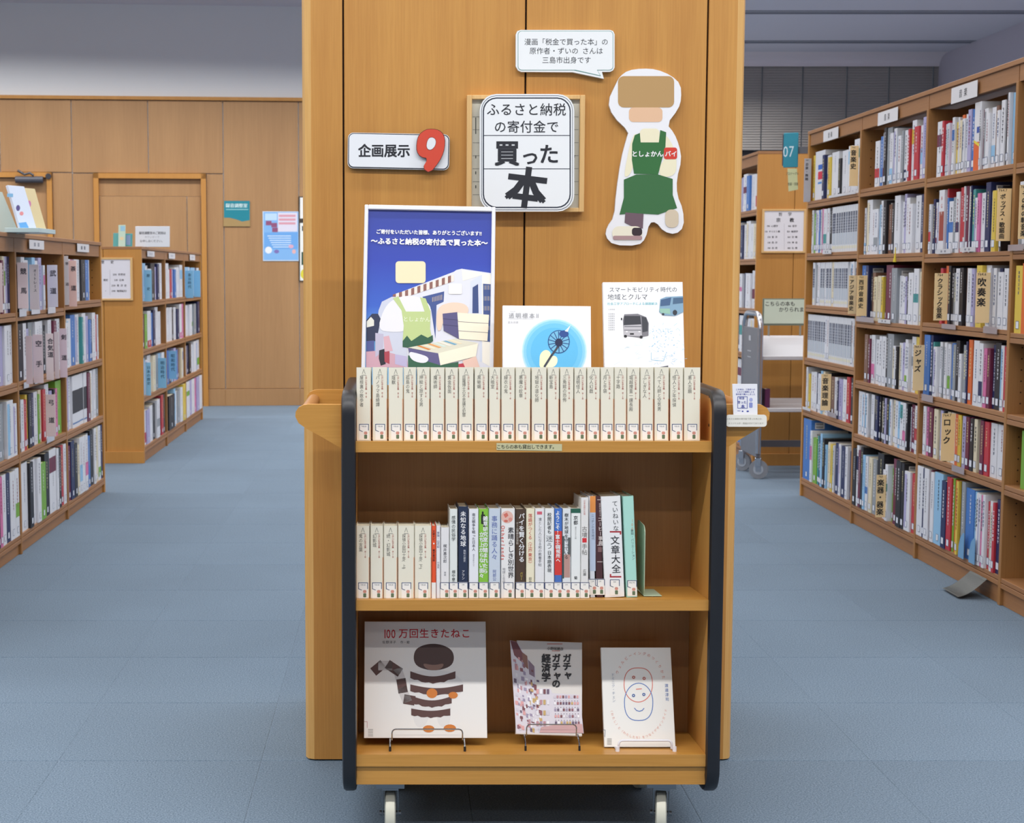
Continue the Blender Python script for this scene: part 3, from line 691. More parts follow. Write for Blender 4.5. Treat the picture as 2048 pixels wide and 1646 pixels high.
for i, (a, b, t) in enumerate([(712.4, 739, '鬼の言葉'), (740.6, 766.4, '幻影城'), (767.3, 794.8, '続・幻影城'), (796, 828.5, '探偵小説四十年(上)'), (829.2, 862.7, '探偵小説四十年(下)')]):
    cart_book(a, b, yb, 1051.5, YM, zs_mid, cream, ['leftmost cream paperback on the cart middle shelf', 'second cream paperback from left on the cart middle shelf', 'third cream paperback from left on the cart middle shelf', 'first of the two thick cream paperbacks on the middle shelf', 'second thick cream paperback, beside the thin orange book'][i], d_vol(t, 25+i, b-a), G2, side=orange, half=.56)
def d_gen(items, num='210', bands=(), stick=True):
    def f(pr, cx, yt, yb):
        for (dy0, dy1, x0, x1, c) in bands: pr.rect(cx+x0, yt+dy0, cx+x1, yt+dy1, c)
        pr.lay()
        for (st, dx, dy, sz, c, bo) in items: pr.text(st, cx+dx, yt+dy, sz, c, bo, True, gap=1.03 if sz > 9 else 1.0)
        pr.lay()
        if stick: sticker(pr, cx, yb-.5, small=False, num=num)
    return f
def cb(a, b, yt, col, label, draw, d=.13, **k): return cart_book(a, b, k.pop('yb', yb), yt, k.pop('Y', YM), zs_mid, M(col, .42), label, draw, G2, d=d, **k)
cb(863.3, 871.8, 1052, '#e2542c', 'thin orange paperback on the cart middle shelf', d_gen([('文豪ナビ', 0, 8, 5.2, '#2e1712', .02), ('●', 0, 33, 4, WHT, 0), ('梶井基次郎', 0, 46, 5, '#2e1712', .02)], bands=((113, 145, -4.2, 4.2, '#e8e6e2'),), stick=False), d=.105)
cb(872.4, 880.6, 1051, '#e4e2e4', 'thin white paperback between orange book and pale grey paperback', d_gen([('李陵・山月記', 0, 12, 5.5, '#4f5a86', 0), ('中島敦', 0, 72, 4.6, '#8a8a92', 0)], stick=False), d=.105)
cb(881.6, 898.4, 1055, '#e2e0e0', 'short pale grey paperback beside the first tall book', d_gen([('梶井基次郎', 0, 33, 7.6, '#55555c', 0), ('檸檬', 0, 88, 4.5, '#8a8a92', 0)]), d=.105)
cb(899.3, 914.8, 1018, '#dfe3df', 'tall pale grey green book, leftmost of the tall ones', d_gen([('感情の民俗学', 0, 13, 8.6, '#3f4542', 0), ('畑中章宏', 0, 122, 7.4, '#3f4542', .01)]))
cb(916.6, 936.2, 1013, '#26314a', 'tall dark navy book with large white characters', d_gen([('未知なる地球', 0, 9, 11.6, WHT, .02), ('無知の歴史', 2.8, 86, 5, '#d5d8e0', 0), ('アラン', 0, 127, 6.5, '#e0e0e6', 0)]))
cb(937.6, 957, 1018, '#e3e4ea', 'tall white book between the navy and the lime green book', d_gen([('南北戦争を戦った日本人', 0, 8, 6.9, '#4a4c55', .01), ('歴史の影の人々', 0, 90, 3.6, '#8a8a92', 0)]))
cb(957.7, 976.6, 1018, '#83bd3f', 'lime green book with white characters and black figure', d_gen([('雑草研究室の踏まれたら', 3.8, 14, 10.2, WHT, .03), ('立ち上がらない面々', -4, 46, 10, WHT, .03)], bands=((5, 12, -3.5, 0, '#1d2014'), (11, 30, -5, 3, '#20261a'), (29, 36, -1, 5, '#1d2014'))))
cb(977.3, 1000.6, 1017, '#c5cfdb', 'tall pale blue grey book with blue characters', d_gen([('事務に踊る人々', 0, 14, 12.4, '#5e6fae', 0), ('阿部公', 0, 122, 7.6, '#5e6fae', 0)]))
cb(1002, 1029.6, 1017, '#e6e4e2', 'wide white book with pink globe and red latin lettering', None or (lambda pr, cx, yt, yb: (pr.ell(cx-1.5, yt+17, 12, 12.5, '#dfb4a8'), pr.lay(), pr.poly([(cx-9, yt+12), (cx-2, yt+8), (cx+1, yt+14), (cx-5, yt+19)], '#cf6f60'), pr.ell(cx+5, yt+22, 4, 4, '#d98f82'), pr.ell(cx-4, yt+25, 4, 2.5, '#cf6f60'),
    [pr.text(chr_, cx-9.5, yt+38+7*i, 10, '#d2402e', .01, rot=-math.pi/2) for i, chr_ in enumerate('Otherlands')], pr.text('素晴らしき別世界', cx+6, yt+37, 12.6, '#3a3a40', .01, True, gap=1.02), pr.text('地球と生命', cx-8, yt+118, 6.4, '#8a8a90', 0, True), sticker(pr, cx+1, yb-.5, num='457'))[0]))
cb(1031, 1050.6, 1018, '#4b3a2e', 'dark brown book with white characters on the middle shelf', d_gen([('パイを賢く分ける', 2.6, 8, 12, WHT, .02), ('ゲーム理論の交渉術', -6.2, 26, 5, '#cfc8be', 0), ('バリー', 2, 126, 5.5, '#d8c24a', .01)]))
cb(1052, 1068.8, 1017, '#e8e0c4', 'cream tall book with red characters', d_gen([('落語がつくる〈江戸東京〉', 0, 10, 8.7, '#c63b2c', .005), ('田中', 0, 137, 6, '#4a4540', 0)]))
cb(1069.8, 1088.3, 1017, '#e3e2e3', 'pale tall book with thin grey characters and pink emblem', d_gen([('凛とした人になる和の教養手帖', 1, 18, 7, '#77787d', 0)], bands=((6, 12, -5, 5, '#cf5f70'),)))
cb(1089.2, 1108.4, 1017, '#e5e6e6', 'white tall book with black characters of mixed sizes', d_gen([('校閲記者も', 0, 8, 8.6, '#33353a', .015), ('迷う', 0, 53, 14, '#6a6d72', 0), ('日本語表現', 0, 84, 8.8, '#33353a', .015)]))
cb(1109.2, 1123.6, 1017, '#4a6fb8', 'blue and red book with white characters', d_gen([('ようこそ!富士山', -1, 4, 9.3, WHT, .03), ('測候所へ', 0, 72, 9, WHT, .03)], bands=((0, 45, -7.2, 7.2, '#3f6fc0'), (45, 133, -7.2, 7.2, '#cf3a34'))))
cb(1124.6, 1141.2, 1017, '#dde0e2', 'white book with dark tree trunk print on lower spine', d_gen([('樹木が地球を守っている', 0, 9, 8.4, '#2c3034', .015)], bands=((55, 90, -8, -4, '#4a5454'), (58, 96, 3, 8, '#5a5f5f'), (92, 138, -5, 7, '#b78f86'), (88, 140, -8, -5, '#2f4a48'))))
cb(1142, 1160.8, 1017, '#e6e8e6', 'white book with dark green cap on its spine', d_gen([('京都', 0, 14, 9.3, '#33353a', .01), ('歴史のなかの都', 0, 36, 3.6, '#9a9a9a', 0), ('菊', 0, 135, 7, '#33353a', .02)], bands=((0, 9, -9.4, 9.4, '#1f5a48'),)))
cb(1161.4, 1176.6, 995, '#e2e0dd', 'taller white book with red dot between grey characters', d_gen([('日本全国の古墳', 0, 5, 4.3, '#d08a86', 0), ('古墳', 0, 57, 11.5, '#7a7672', .005), ('手帖', 0, 92, 11.5, '#7a7672', .005), ('広瀬', 0, 143, 7, '#6a6a6a', 0)], bands=((81, 90, -4.4, 4.4, '#cf3038'),)))
cb(1180.5, 1190.4, 992, '#d9dee6', 'thin book with orange top and pale blue spine', d_gen([('ニッポンの氷河時代', 0, 36, 5.8, '#4a5570', 0)], bands=((0, 33, -5.6, 5.6, '#e2924a'), (33, 150, -5.6, 5.6, '#b9c6da'))), yb=1191, d=.148, Y=YM+.012, roll=-.018)
cb(1193, 1206.6, 992, '#4a2c30', 'dark maroon book with white lettering and rules', d_gen([('コーヒー事典', 0, 42, 9.2, '#e3d8d4', .01), ('世界を旅する', 0, 14, 4.5, '#d8c8c4', 0)], bands=((7, 8, -5.5, 5.5, '#e3d8d4'), (98, 99, -5.5, 5.5, '#e3d8d4'), (131, 132, -5.5, 5.5, '#e3d8d4'), (102, 112, -4, 4, '#7a5a5a'))), yb=1191, d=.15, Y=YM+.012, roll=-.03)
cb(1209.6, 1249.4, 992, '#e9e9ea', 'thick white book with bold black characters and red brackets', d_gen([('ていねいな', 0, 9, 12, '#3a3c42', 0), ('文章大全', 0, 79, 18.5, '#2c2e34', .01)], num='816', bands=((70, 73, -10, 13, '#a8323a'), (73, 77, 10, 13, '#a8323a'), (160, 163, -10, 13, '#a8323a'), (156, 160, -10, -7, '#a8323a'))), yb=1192, d=.15, Y=YM+.012, roll=-.045)
cb(1253.2, 1275, 992, '#a9dacd', 'mint green book at the right end against the bookend', d_gen([('最問・バリエーション', 0, 66, 6.2, '#5f7a78', 0), ('100', 0, 45, 8, '#c9a27a', 0)], num='596.742'), yb=1193.5, d=.15, Y=YM+.012, roll=-.042)
# bookend
be = M('#b9cdb2', .35)
p = PY(1282, 1195, YM+.02); q = PY(1324, 1195, YM+.02); zb0 = zs_mid-drop*.4
bx = empty('bookend', 'pale green metal bookend on the right of the middle shelf', 'bookend', (p.x, YM+.02, zs_mid-.0015), 0)
mb = MB(); hh = .148; out = rr(0, 0, .10, hh, .018, 4); mb.prism([(a, b) for a, b in out], 0, .0012, be, T=Matrix.Translation((.006, .1, 0)) @ Matrix.Rotation(-math.pi/2, 4, 'Z')); mb.build('upright_plate', bx)
mb = MB(); w = q.x-p.x; oo = rr(0, 0, w, .10, .012, 4); mb.prism([(a, b) for a, b in oo], 0, .0012, be, T=Matrix.Rotation(-SL*.8, 4, 'X') @ Matrix(((1, 0, 0, 0), (0, 0, 1, 0), (0, -1, 0, .0015), (0, 0, 0, 1))) @ Matrix.Translation((0, -.0012, -.10)) ) if False else None
b2 = MB(); b2.box(.006, w, 0, .1, 0, .0013, be, T=Matrix.Rotation(-SL, 4, 'X') @ Matrix.Translation((0, 0, .0)), bev=.0005); b2.build('foot_plate', bx)

# ------------------------------------------------------------------ faced items
def faced(name, label, cat, TL, TR, BL, Yb, Yt, th, cov, draw, zfloor=None, rim=None, page=True, group=None):
    bl = PY(*BL, Yb); tl = PY(*TL, Yt); tr = PY(*TR, Yt); wv = tr-tl; hv = tl-bl
    T = Tplane(bl, wv, hv); w = wv.length; h = (hv-wv.normalized()*hv.dot(wv.normalized())).length
    o = MB()
    if page:
        o.box(0, w, 0, .0018, 0, h, cov, bev=.0004); o.box(0, w, th-.0018, th, 0, h, cov); o.box(0, .0018, .0018, th-.0018, 0, h, cov); o.box(.0019, w-.003, .0019, th-.0019, .002, h-.003, pagem)
    else: o.box(0, w, 0, th, 0, h, cov, bev=.001)
    ob = o.build(name, mat=T); tag(ob, label, cat, group)
    pr = Print(T); pr.bg(w, h, cov); draw(pr); p = pr.build('cover_print', ob)
    if p: p.matrix_parent_inverse = Matrix.Identity(4); p.matrix_basis = Matrix.Identity(4)
    return ob, T, w, h
# framed poster
zr = zs_top-.014
bl = (721, 846)
TL, TR = (728, 410), (991, 415)
Yt, Yb2 = 3.43, 3.335
b0 = PY(TL[0]-8, 846, Yb2); tl = PY(*TL, Yt); tr = PY(*TR, Yt)
T = Tplane(Vector((b0.x, Yb2, zr+.0006)), tr-tl, tl-Vector((b0.x, Yb2, zr+.0006))); Ti = T.inverted(); w = (Ti@tr).x; h = (Ti@tl).z
pf = empty('framed_poster', 'framed blue sky poster leaning behind the cream paperbacks', 'poster', mat=T)
fm = M('#dfe0e6', .3); fw = .0085
MB().box(0, fw, -.006, .008, 0, h, fm, bev=.0015).build('frame_rail', pf); MB().box(w-fw, w, -.006, .008, 0, h, fm, bev=.0015).build('frame_rail', pf)
MB().box(fw, w-fw, -.006, .008, h-fw*1.25, h, fm, bev=.0015).build('frame_rail', pf); MB().box(fw, w-fw, -.006, .008, 0, fw, fm, bev=.0015).build('frame_rail', pf)
sky = bpy.data.materials.new('poster_sky'); sky.use_nodes = True; nt = sky.node_tree; bs = nt.nodes['Principled BSDF']; bs.inputs['Roughness'].default_value = .35
tc = nt.nodes.new('ShaderNodeTexCoord'); sx = nt.nodes.new('ShaderNodeSeparateXYZ'); mr = nt.nodes.new('ShaderNodeMapRange'); cr = nt.nodes.new('ShaderNodeValToRGB')
mr.inputs[1].default_value = h*.38; mr.inputs[2].default_value = h; nt.links.new(tc.outputs['Object'], sx.inputs[0]); nt.links.new(sx.outputs['Z'], mr.inputs[0]); nt.links.new(mr.outputs[0], cr.inputs[0]); nt.links.new(cr.outputs[0], bs.inputs['Base Color'])
cr.color_ramp.elements[0].color = lin('#6fb0e4'); cr.color_ramp.elements[1].color = lin('#2f3f96'); cr.color_ramp.elements.new(.28).color = lin('#3c62c2'); cr.color_ramp.elements.new(.6).color = lin('#3346ac')
MB().box(fw*.9, w-fw*.9, .001, .006, fw, h-fw, sky).build('picture', pf)
pr = Print(T, base=-.0008); C = crop(720, 400, 4.5724)
G = lambda pts, c: pr.poly(pts, c, C)
G([(300, 870), (860, 655), (880, 640), (930, 628), (1200, 668), (1200, 1530), (300, 1530)], '#d9dbe6'); pr.lay()
G([(930, 640), (1200, 680), (1200, 1530), (1115, 1480), (1100, 690), (940, 740)], '#ece9df'); G([(570, 885), (770, 835), (765, 930), (700, 960), (690, 1270), (650, 1000)], '#3f538f'); G([(1030, 800), (1080, 768), (1085, 1035), (1028, 1035)], '#33487c'); G([(1125, 765), (1200, 770), (1200, 1300), (1130, 1290)], '#3d5288')
G([(1010, 745), (1115, 683), (1118, 1480), (1095, 1480), (1085, 760), (1028, 800), (1026, 1040), (1008, 1040)], '#cfd6e6'); pr.lay()
for k in range(10):
    u0, u1 = k/10, (k+.5)/10; f = lambda u, d: (300+560*u, 865-210*u+d+25*u)
    G([f(u0, 0), f(u1, 0), f(u1, 62), f(u0, 62)], '#8a5f58'); G([f(u1, 0), f(u1+.05, 0), f(u1+.05, 62), f(u1, 62)], '#e6ddd6')
for k in range(7): G([(660+14*k, 890-4*k), (667+14*k, 888-4*k), (667+14*k, 930-3*k), (660+14*k, 932-3*k)], '#a79a98')
for j in (820, 920, 1010, 1100, 1190):
    for k in range(5): G([(1132+13*k, j-40), (1140+13*k, j-40), (1140+13*k, j), (1132+13*k, j)], '#9d938f' if k % 2 else '#77809f')
G([(200, 930), (290, 885), (430, 890), (430, 1530), (320, 1500), (160, 1450), (150, 1200), (170, 1010)], '#c6cbdc'); G([(55, 1385), (200, 1375), (430, 1440), (440, 1530), (55, 1530)], '#c99fae'); pr.lay()
G([(58, 1100), (110, 1040), (165, 1040), (190, 1090), (150, 1290), (58, 1290)], '#27304e'); G([(62, 1110), (100, 1068), (128, 1100), (128, 1150), (62, 1165)], '#dcdcd2'); G([(58, 1290), (130, 1285), (130, 1380), (58, 1385)], '#4a5590')
G([(140, 1215), (215, 1225), (210, 1380), (140, 1440)], '#b9b5cb'); G([(175, 1375), (225, 1360), (235, 1500), (190, 1515), (172, 1450)], '#23232e'); G([(222, 1390), (270, 1380), (270, 1500), (225, 1480)], '#a8404e'); G([(215, 1250), (265, 1240), (300, 1380), (225, 1385)], '#d3a9b5'); G([(320, 1410), (430, 1430), (432, 1530), (320, 1500)], '#b7b0d2'); pr.lay()
# plain stand-ins in the colours of the artwork
G(smooth_pts([(290, 910), (430, 870), (560, 890), (640, 960), (650, 1020), (560, 1060), (420, 1200), (300, 1210), (160, 1190), (210, 1010)], 2), '#e3e3ea'); G(rr(325, 560, 600, 760, 30), '#e8dcb8'); G(smooth_pts([(700, 980), (830, 930), (980, 950), (1000, 1040), (900, 1060), (760, 1100), (740, 1200), (700, 1190)], 2), '#e8cdb9'); G(rr(810, 765, 932, 860, 12), '#eceae6'); pr.lay()
G([(300, 900), (350, 880), (420, 1020), (590, 1020), (548, 890), (600, 900), (645, 1020), (640, 1180), (665, 1290), (560, 1320), (420, 1340), (390, 1290), (400, 1150), (380, 1010)], '#b9cb8c'); G([(390, 1290), (430, 1240), (470, 1290), (560, 1230), (620, 1260), (665, 1235), (668, 1290), (640, 1310), (560, 1330), (440, 1350), (390, 1345)], '#2c5a44'); pr.lay()
pr.text('としょかん', 518, 1090, 50, '#e9efdc', .005, C=C)
G([(755, 1040), (890, 1025), (905, 1270), (765, 1195)], '#56527f'); G([(890, 1030), (1180, 1050), (1165, 1290), (905, 1270)], '#efe7d2'); pr.lay()
for y in (1112, 1196): pr.line([(895, y), (1178, y+18)], .8, '#5c5570', C)
for y in (1085, 1140): pr.line([(758, y), (898, y+14)], .8, '#3b3860', C)
G([(440, 1350), (870, 1268), (1080, 1308), (715, 1405)], '#d8d6c4'); G([(440, 1355), (715, 1402), (735, 1512), (455, 1425)], '#5d5886'); G([(715, 1402), (1080, 1310), (1060, 1430), (735, 1512)], '#f0ead6'); G([(440, 1420), (735, 1512), (900, 1480), (900, 1530), (440, 1530)], '#2f5f47'); G([(900, 1500), (960, 1490), (970, 1530), (900, 1530)], '#b83a4a'); G([(935, 1470), (1060, 1430), (1095, 1530), (960, 1530)], '#e4c2b4'); pr.lay()
for k, c in enumerate(['#d9863f', '#e6e2c8', '#dfa060', '#cfe0d8', '#e8e4da', '#6fa4c4', '#e8dcc0']): G([(520+48*k, 1335-9*k), (545+48*k, 1330-9*k), (650+48*k, 1365-9*k), (625+48*k, 1372-9*k)], c)
G(smooth_pts([(440, 1385), (520, 1400), (640, 1440), (600, 1500), (470, 1470)], 2), '#e6e8f2')
pr.text('ご寄付をいただいた皆様、ありがとうございます!!', 630, 298, 44, WHT, .04, C=C, gap=.98, sx=.98); pr.text('〜ふるさと納税の寄付金で買った本〜', 634, 384, 62, WHT, .05, C=C, gap=1.0, sx=1.0)
pr.build('picture_print', pf)
MB().box(fw, w-fw, -.0022, -.0018, fw, h-fw, M('#ffffff', .08, trans=1, alpha=.06)).build('cover_sheet', pf) if False else None

def zline(x, Y, z): u, v, _ = proj((PY(x, 800, Y).x, Y, z)); return v
def d_spec(pr):
    C = crop(990, 550, 4.4488)
    for k, (rx, c) in enumerate([(290, '#c9e6f5'), (283, '#a9daf2'), (272, '#86cbee'), (250, '#6cbfe9'), (210, '#5cb6e6')]): pr.ell(528, 680, rx, rx, c, C, 36); pr.lay()
    pr.poly(smooth_pts([(395, 760), (400, 700), (450, 660), (500, 690), (490, 770), (440, 830), (395, 825)], 2), '#e8ecc4', C); pr.poly(smooth_pts([(470, 760), (520, 710), (560, 740), (550, 800), (500, 830), (440, 830)], 2), '#e9eecf', C); pr.lay()
    pr.ell(567, 595, 98, 104, '#1f4e8a', C, 28); pr.lay(); pr.ell(567, 595, 90, 96, '#6fb4d8', C, 28); pr.lay()
    for k in range(14): a = 2*math.pi*k/14+.2; pr.line([(567+30*math.cos(a), 600+30*math.sin(a)), (567+90*math.cos(a), 596+92*math.sin(a))], 1.6, '#1d4686', C)
    pr.ell(612, 525, 42, 32, '#23478c', C); pr.lay(); pr.ell(567, 602, 34, 36, '#15224a', C); pr.line([(560, 640), (500, 720), (440, 815)], 4, '#3a3d4c', C); pr.poly([(620, 500), (672, 448), (645, 508)], '#eef4f6', C)
    pr.text('透明標本Ⅱ', 255, 362, 50, '#8a8c92', 0, C=C, gap=1.2); pr.rect(115, 388, 350, 390, '#b5b7bc', C); pr.text('冨田伊織', 162, 422, 20, '#a0a2a8', 0, C=C, gap=1.2); pr.text('新世界', 160, 326, 13, '#a0a2a8', 0, C=C, gap=1.2)
Ya, Yc = 3.255, 3.33
v = zline(1006, Yc-.06, zr+.001)
faced('display_book', 'white book with blue circular specimen photo standing behind the paperbacks', 'book', (1008, 611), (1184, 612.5), (1005.5, v), Yc-.06, Yc, .014, M('#e8eaef', .4), d_spec)
def d_bus(pr):
    C = crop(990, 550, 4.4488)
    pr.text('スマートモビリティ時代の', 1318, 130, 50, '#4a4c52', 0, C=C, gap=1.02, sx=.98); pr.text('地域とクルマ', 1180, 195, 58, '#4a4c52', 0, C=C, gap=1.02); pr.text('社会工学アプローチによる課題解決', 1222, 256, 27, '#5db4c0', .01, C=C, gap=1.02)
    for k in range(9): pr.text('石田東生' if k else '土木学会', 1037, 307+(k+(k > 0))*20, 15, '#8a8c92', 0, C=C)
    random.seed(5)
    for k in range(60):
        x, y = random.uniform(1380, 1680), random.uniform(430, 800); pr.line([(x, y), (x+random.uniform(-30, 30), y+random.uniform(-22, 22))], .6, '#a9d4ea', C)
    for k in range(26):
        x, y = random.uniform(990, 1400), random.uniform(560, 815); pr.line([(x, y), (x+random.uniform(-60, 60), y+random.uniform(-40, 40))], .5, '#cfe4ee', C)
    for k in range(40): x, y = random.uniform(1390, 1600), random.uniform(470, 700); pr.ell(x, y, 5, 3, '#79bfe4', C, 6)
    pr.line([(1390, 690), (1390, 755), (1500, 765), (1520, 700)], .7, '#7fc4e2', C); pr.lay()
    pr.poly([(1150, 350), (1270, 345), (1345, 375), (1368, 430), (1365, 540), (1310, 552), (1300, 560), (1145, 540), (1138, 400)], '#77767e', C); pr.lay()
    pr.poly([(1150, 365), (1290, 365), (1300, 440), (1145, 448)], '#34363e', C); pr.poly([(1145, 448), (1300, 440), (1308, 545), (1145, 540)], '#b5b4bb', C); pr.poly([(1305, 370), (1345, 380), (1360, 430), (1358, 500), (1312, 510)], '#3a3c44', C); pr.lay()
    pr.rect(1150, 455, 1300, 462, '#6a6c74', C); pr.rect(1150, 488, 1300, 494, '#6a6c74', C); pr.ell(1160, 545, 14, 12, '#1c1c22', C); pr.ell(1300, 552, 14, 13, '#1c1c22', C); pr.ell(1172, 505, 9, 6, '#e3e3e6', C); pr.ell(1284, 505, 9, 6, '#e3e3e6', C); pr.rect(1200, 518, 1235, 532, '#1c1c22', C); pr.rect(1120, 382, 1131, 402, '#1c1c22', C)
    pr.poly([(1470, 215), (1520, 195), (1672, 188), (1676, 330), (1600, 365), (1500, 360), (1460, 330)], '#7d9fb8', C); pr.lay()
    pr.poly([(1475, 222), (1568, 200), (1555, 270), (1470, 278)], '#3f5c82', C); pr.poly([(1585, 205), (1672, 200), (1672, 250), (1580, 260)], '#44617f', C); pr.poly([(1462, 300), (1555, 300), (1560, 350), (1470, 335)], '#8fb9a8', C); pr.ell(1600, 335, 20, 24, '#2e323c', C); pr.ell(1495, 350, 12, 10, '#2e323c', C)
    pr.poly([(1455, 822), (1540, 806), (1540, 824)], '#5a5c66', C)
v = zline(1214, Yc-.06, zr+.001)
faced('display_book', 'tall white book with two small buses on its cover behind the paperbacks', 'book', (1205, 564.5), (1364.5, 564), (1211.5, v), Yc-.06, Yc+.01, .016, M('#e9ebf0', .4), d_bus)

# bottom shelf
def d_cat(pr):
    C = crop(700, 1220, 5.3097)
    pr.text('100', 418, 249, 132, '#c62430', .008, C=C, sx=.74); pr.text('万回生きたねこ', 902, 248, 106, '#c62430', .014, C=C, gap=1.07, sx=.98)
    pr.text('佐野洋子', 418, 342, 34, '#3a3634', .01, C=C, gap=1.1); pr.text('作・絵', 585, 342, 32, '#3a3634', .01, C=C, gap=1.05)
    pr.line([(150, 1185), (182, 1185), (182, 1250)], .8, '#b06a70', C)
    for k in range(5): pr.rect(192, 1265+17*k, 245, 1272+17*k, '#9a9690', C)
    # plain striped stand-in
    br, wh, og = '#573a36', '#eceae4', '#c9762e'
    pr.poly(smooth_pts([(690, 420), (780, 370), (890, 355), (1000, 375), (1090, 430), (1110, 530), (1060, 610), (890, 650), (720, 610), (670, 530)], 2), '#4b3531', C)
    pr.poly(smooth_pts([(640, 660), (760, 640), (1020, 640), (1120, 680), (1220, 780), (1180, 900), (1080, 930), (1070, 1110), (1050, 1250), (940, 1240), (910, 1060), (850, 1100), (800, 1240), (700, 1250), (660, 1100), (640, 960), (620, 800)], 2), '#dcdad8', C); pr.lay()
    for y0, x0, x1, d in ((650, 640, 1120, 55), (790, 640, 1200, 40), (915, 660, 1080, 45), (1045, 650, 1065, 25)):
        n = 12; top = [(x0+(x1-x0)*k/n, y0+d*math.sin(math.pi*k/n)) for k in range(n+1)]; bot = [(x, y+72+7*math.sin(k*2.3)) for k, (x, y) in enumerate(top)]
        pr.poly(top+bot[::-1], br, C)
    pts = [(270+0, 640), (330, 590), (420, 590), (510, 650), (545, 760), (560, 850), (600, 950), (660, 960)]
    for k in range(len(pts)-1): pr.line([pts[k], pts[k+1]], 19, br if k % 2 == 0 else '#c9c4c2', C)
    pr.lay(); pr.poly(smooth_pts([(760, 560), (890, 590), (1010, 560), (960, 640), (820, 640)], 2), '#8a6a5e', C)
    for x, y, rx, ry in ((870, 885, 58, 52), (1095, 905, 50, 36), (835, 1262, 62, 38), (1060, 1255, 66, 40)): pr.ell(x, y, rx, ry, og, C, 14)
ca = faced('picture_book', 'square white picture book with red title and brown striped print', 'book', (733, 1243), (975, 1243), (728, 1476), 3.115, 3.195, .009, M('#e6e3df', .35), d_cat)
def d_gacha(pr):
    C = crop(1000, 1260, 6.3316)
    pr.poly([(125, 130), (215, 150), (290, 265), (360, 370), (445, 480), (450, 620), (440, 740), (640, 740), (660, 800), (1010, 820), (1060, 1310), (205, 1305)], '#d6d0d8', C); pr.lay()
    random.seed(8); cols = ['#8f5f68', '#b98a92', '#c4a46a', '#6a5a70', '#e3dfe4', '#9c90a8', '#d9a0a0', '#cfc8d2', '#7a4a50', '#efecee']
    pr.poly([(130, 135), (210, 150), (280, 280), (290, 420), (180, 320)], '#7a4a50', C); pr.poly([(280, 280), (345, 330), (360, 500), (285, 440)], '#8b6258', C); pr.poly([(355, 375), (435, 460), (440, 600), (370, 560)], '#86707f', C); pr.lay()
    for k in range(130):
        t = random.random(); x = 150+300*random.random(); y0 = 260+(x-150)*.95; y = y0+(1290-y0)*random.random(); w_ = random.uniform(14, 40); h_ = random.uniform(22, 60)
        if y > 1240: continue
        x += (y-130)*.066-10; pr.poly([(x, y), (x+w_, y+w_*.25), (x+w_+3, y+h_+w_*.25), (x+3, y+h_)], random.choice(cols), C)
    for j in range(5):
        for k in range(9):
            x = 680+36*k+j*4; y = 830+82*j; pr.rect(x, y, x+24, y+34, random.choice(cols), C); pr.ell(x+14, y+68, 5, 5, '#4f4658', C, 6)
    for j in range(4):
        for k in range(4): pr.rect(460+44*k, 750+135*j, 490+44*k, 810+135*j, random.choice(cols), C)
    pr.poly([(520, 1230), (700, 1200), (1040, 1190), (1055, 1305), (500, 1300)], '#c7a0a0', C); pr.lay()
    pr.text('ガチャ', 848, 300, 112, '#262428', .045, True, C=C, gap=.93); pr.text('ガチャの', 712, 300, 112, '#262428', .045, True, C=C, gap=.95); pr.text('経済学', 585, 300, 118, '#262428', .045, True, C=C, gap=1.0)
    pr.text('小野尾勝彦', 700, 238, 42, '#3a3634', .02, C=C); pr.rect(595, 174, 790, 182, '#c96a5a', C); pr.rect(655, 262, 760, 268, '#c96a5a', C)
ga = faced('display_book', 'tilted book with black vertical title and toy machine photo on wire stand', 'book', (1018.5, 1280), (1149, 1284.5), (1031.5, 1468), 3.12, 3.19, .014, M('#dcd6d0', .35), d_gacha)
def d_well(pr):
    C = crop(1180, 1270, 6.5833); red, blue = '#dd7a6a', '#5f7fc0'
    sq = lambda cx, cy, rx, ry, flip: [(cx+rx*math.copysign(abs(math.cos(a))**(.75 if (math.sin(a) < 0) != flip else 1), math.cos(a)), cy+ry*math.copysign(abs(math.sin(a))**(.8 if (math.sin(a) < 0) != flip else 1), math.sin(a))) for a in [2*math.pi*k/36 for k in range(36)]]
    pr.line(sq(635, 658, 187, 225, False), 1.6, red, C, True); pr.lay(); pr.line(sq(640, 880, 187, 246, True), 1.6, blue, C, True); pr.lay()
    for x, y, c in ((574, 557, red), (712, 572, red), (572, 797, blue), (708, 783, blue)): pr.line([(x+15*math.cos(a), y+15*math.sin(a)) for a in [2*math.pi*k/12 for k in range(12)]], 1.8, c, C, True)
    pr.line([(608, 714), (678, 708)], 1.6, red, C); pr.line([(585, 962), (610, 992), (648, 1005), (688, 992), (710, 965)], 1.5, blue, C)
    def arc(st, cx, cy, rx, ry, a0, a1, size, col, tang=True):
        n = len(st)
        for i, c in enumerate(st):
            a = math.radians(a0+(a1-a0)*i/max(n-1, 1)); x = cx+rx*math.cos(a); y = cy-ry*math.sin(a)
            d = math.atan2(ry*math.cos(a), -rx*math.sin(a))
            rot = d+math.pi if a1 < a0 else d
            pr.text(c, x, y, size, col, 0, C=C, rot=rot)
    arc('ウェルビーイングのつくりかた', 655, 640, 320, 400, 158, 12, 46, '#dd8a7a'); arc('〈わたし〉と〈わたしたち〉をつなぐデザインガイド', 640, 900, 365, 450, 192, 348, 40, '#e2a598')
    pr.text('ドミニク・チェン', 300, 500, 46, '#9aa4b8', 0, True, C=C, gap=1.05); pr.text('渡邊淳司', 1005, 640, 50, '#6f86bb', .01, True, C=C, gap=1.2)
    pr.line([(165, 1250), (200, 1250), (195, 1340)], .8, '#55607a', C); [pr.rect(225, 1362+18*k, 285, 1370+18*k, '#a09c96', C) for k in range(5)]
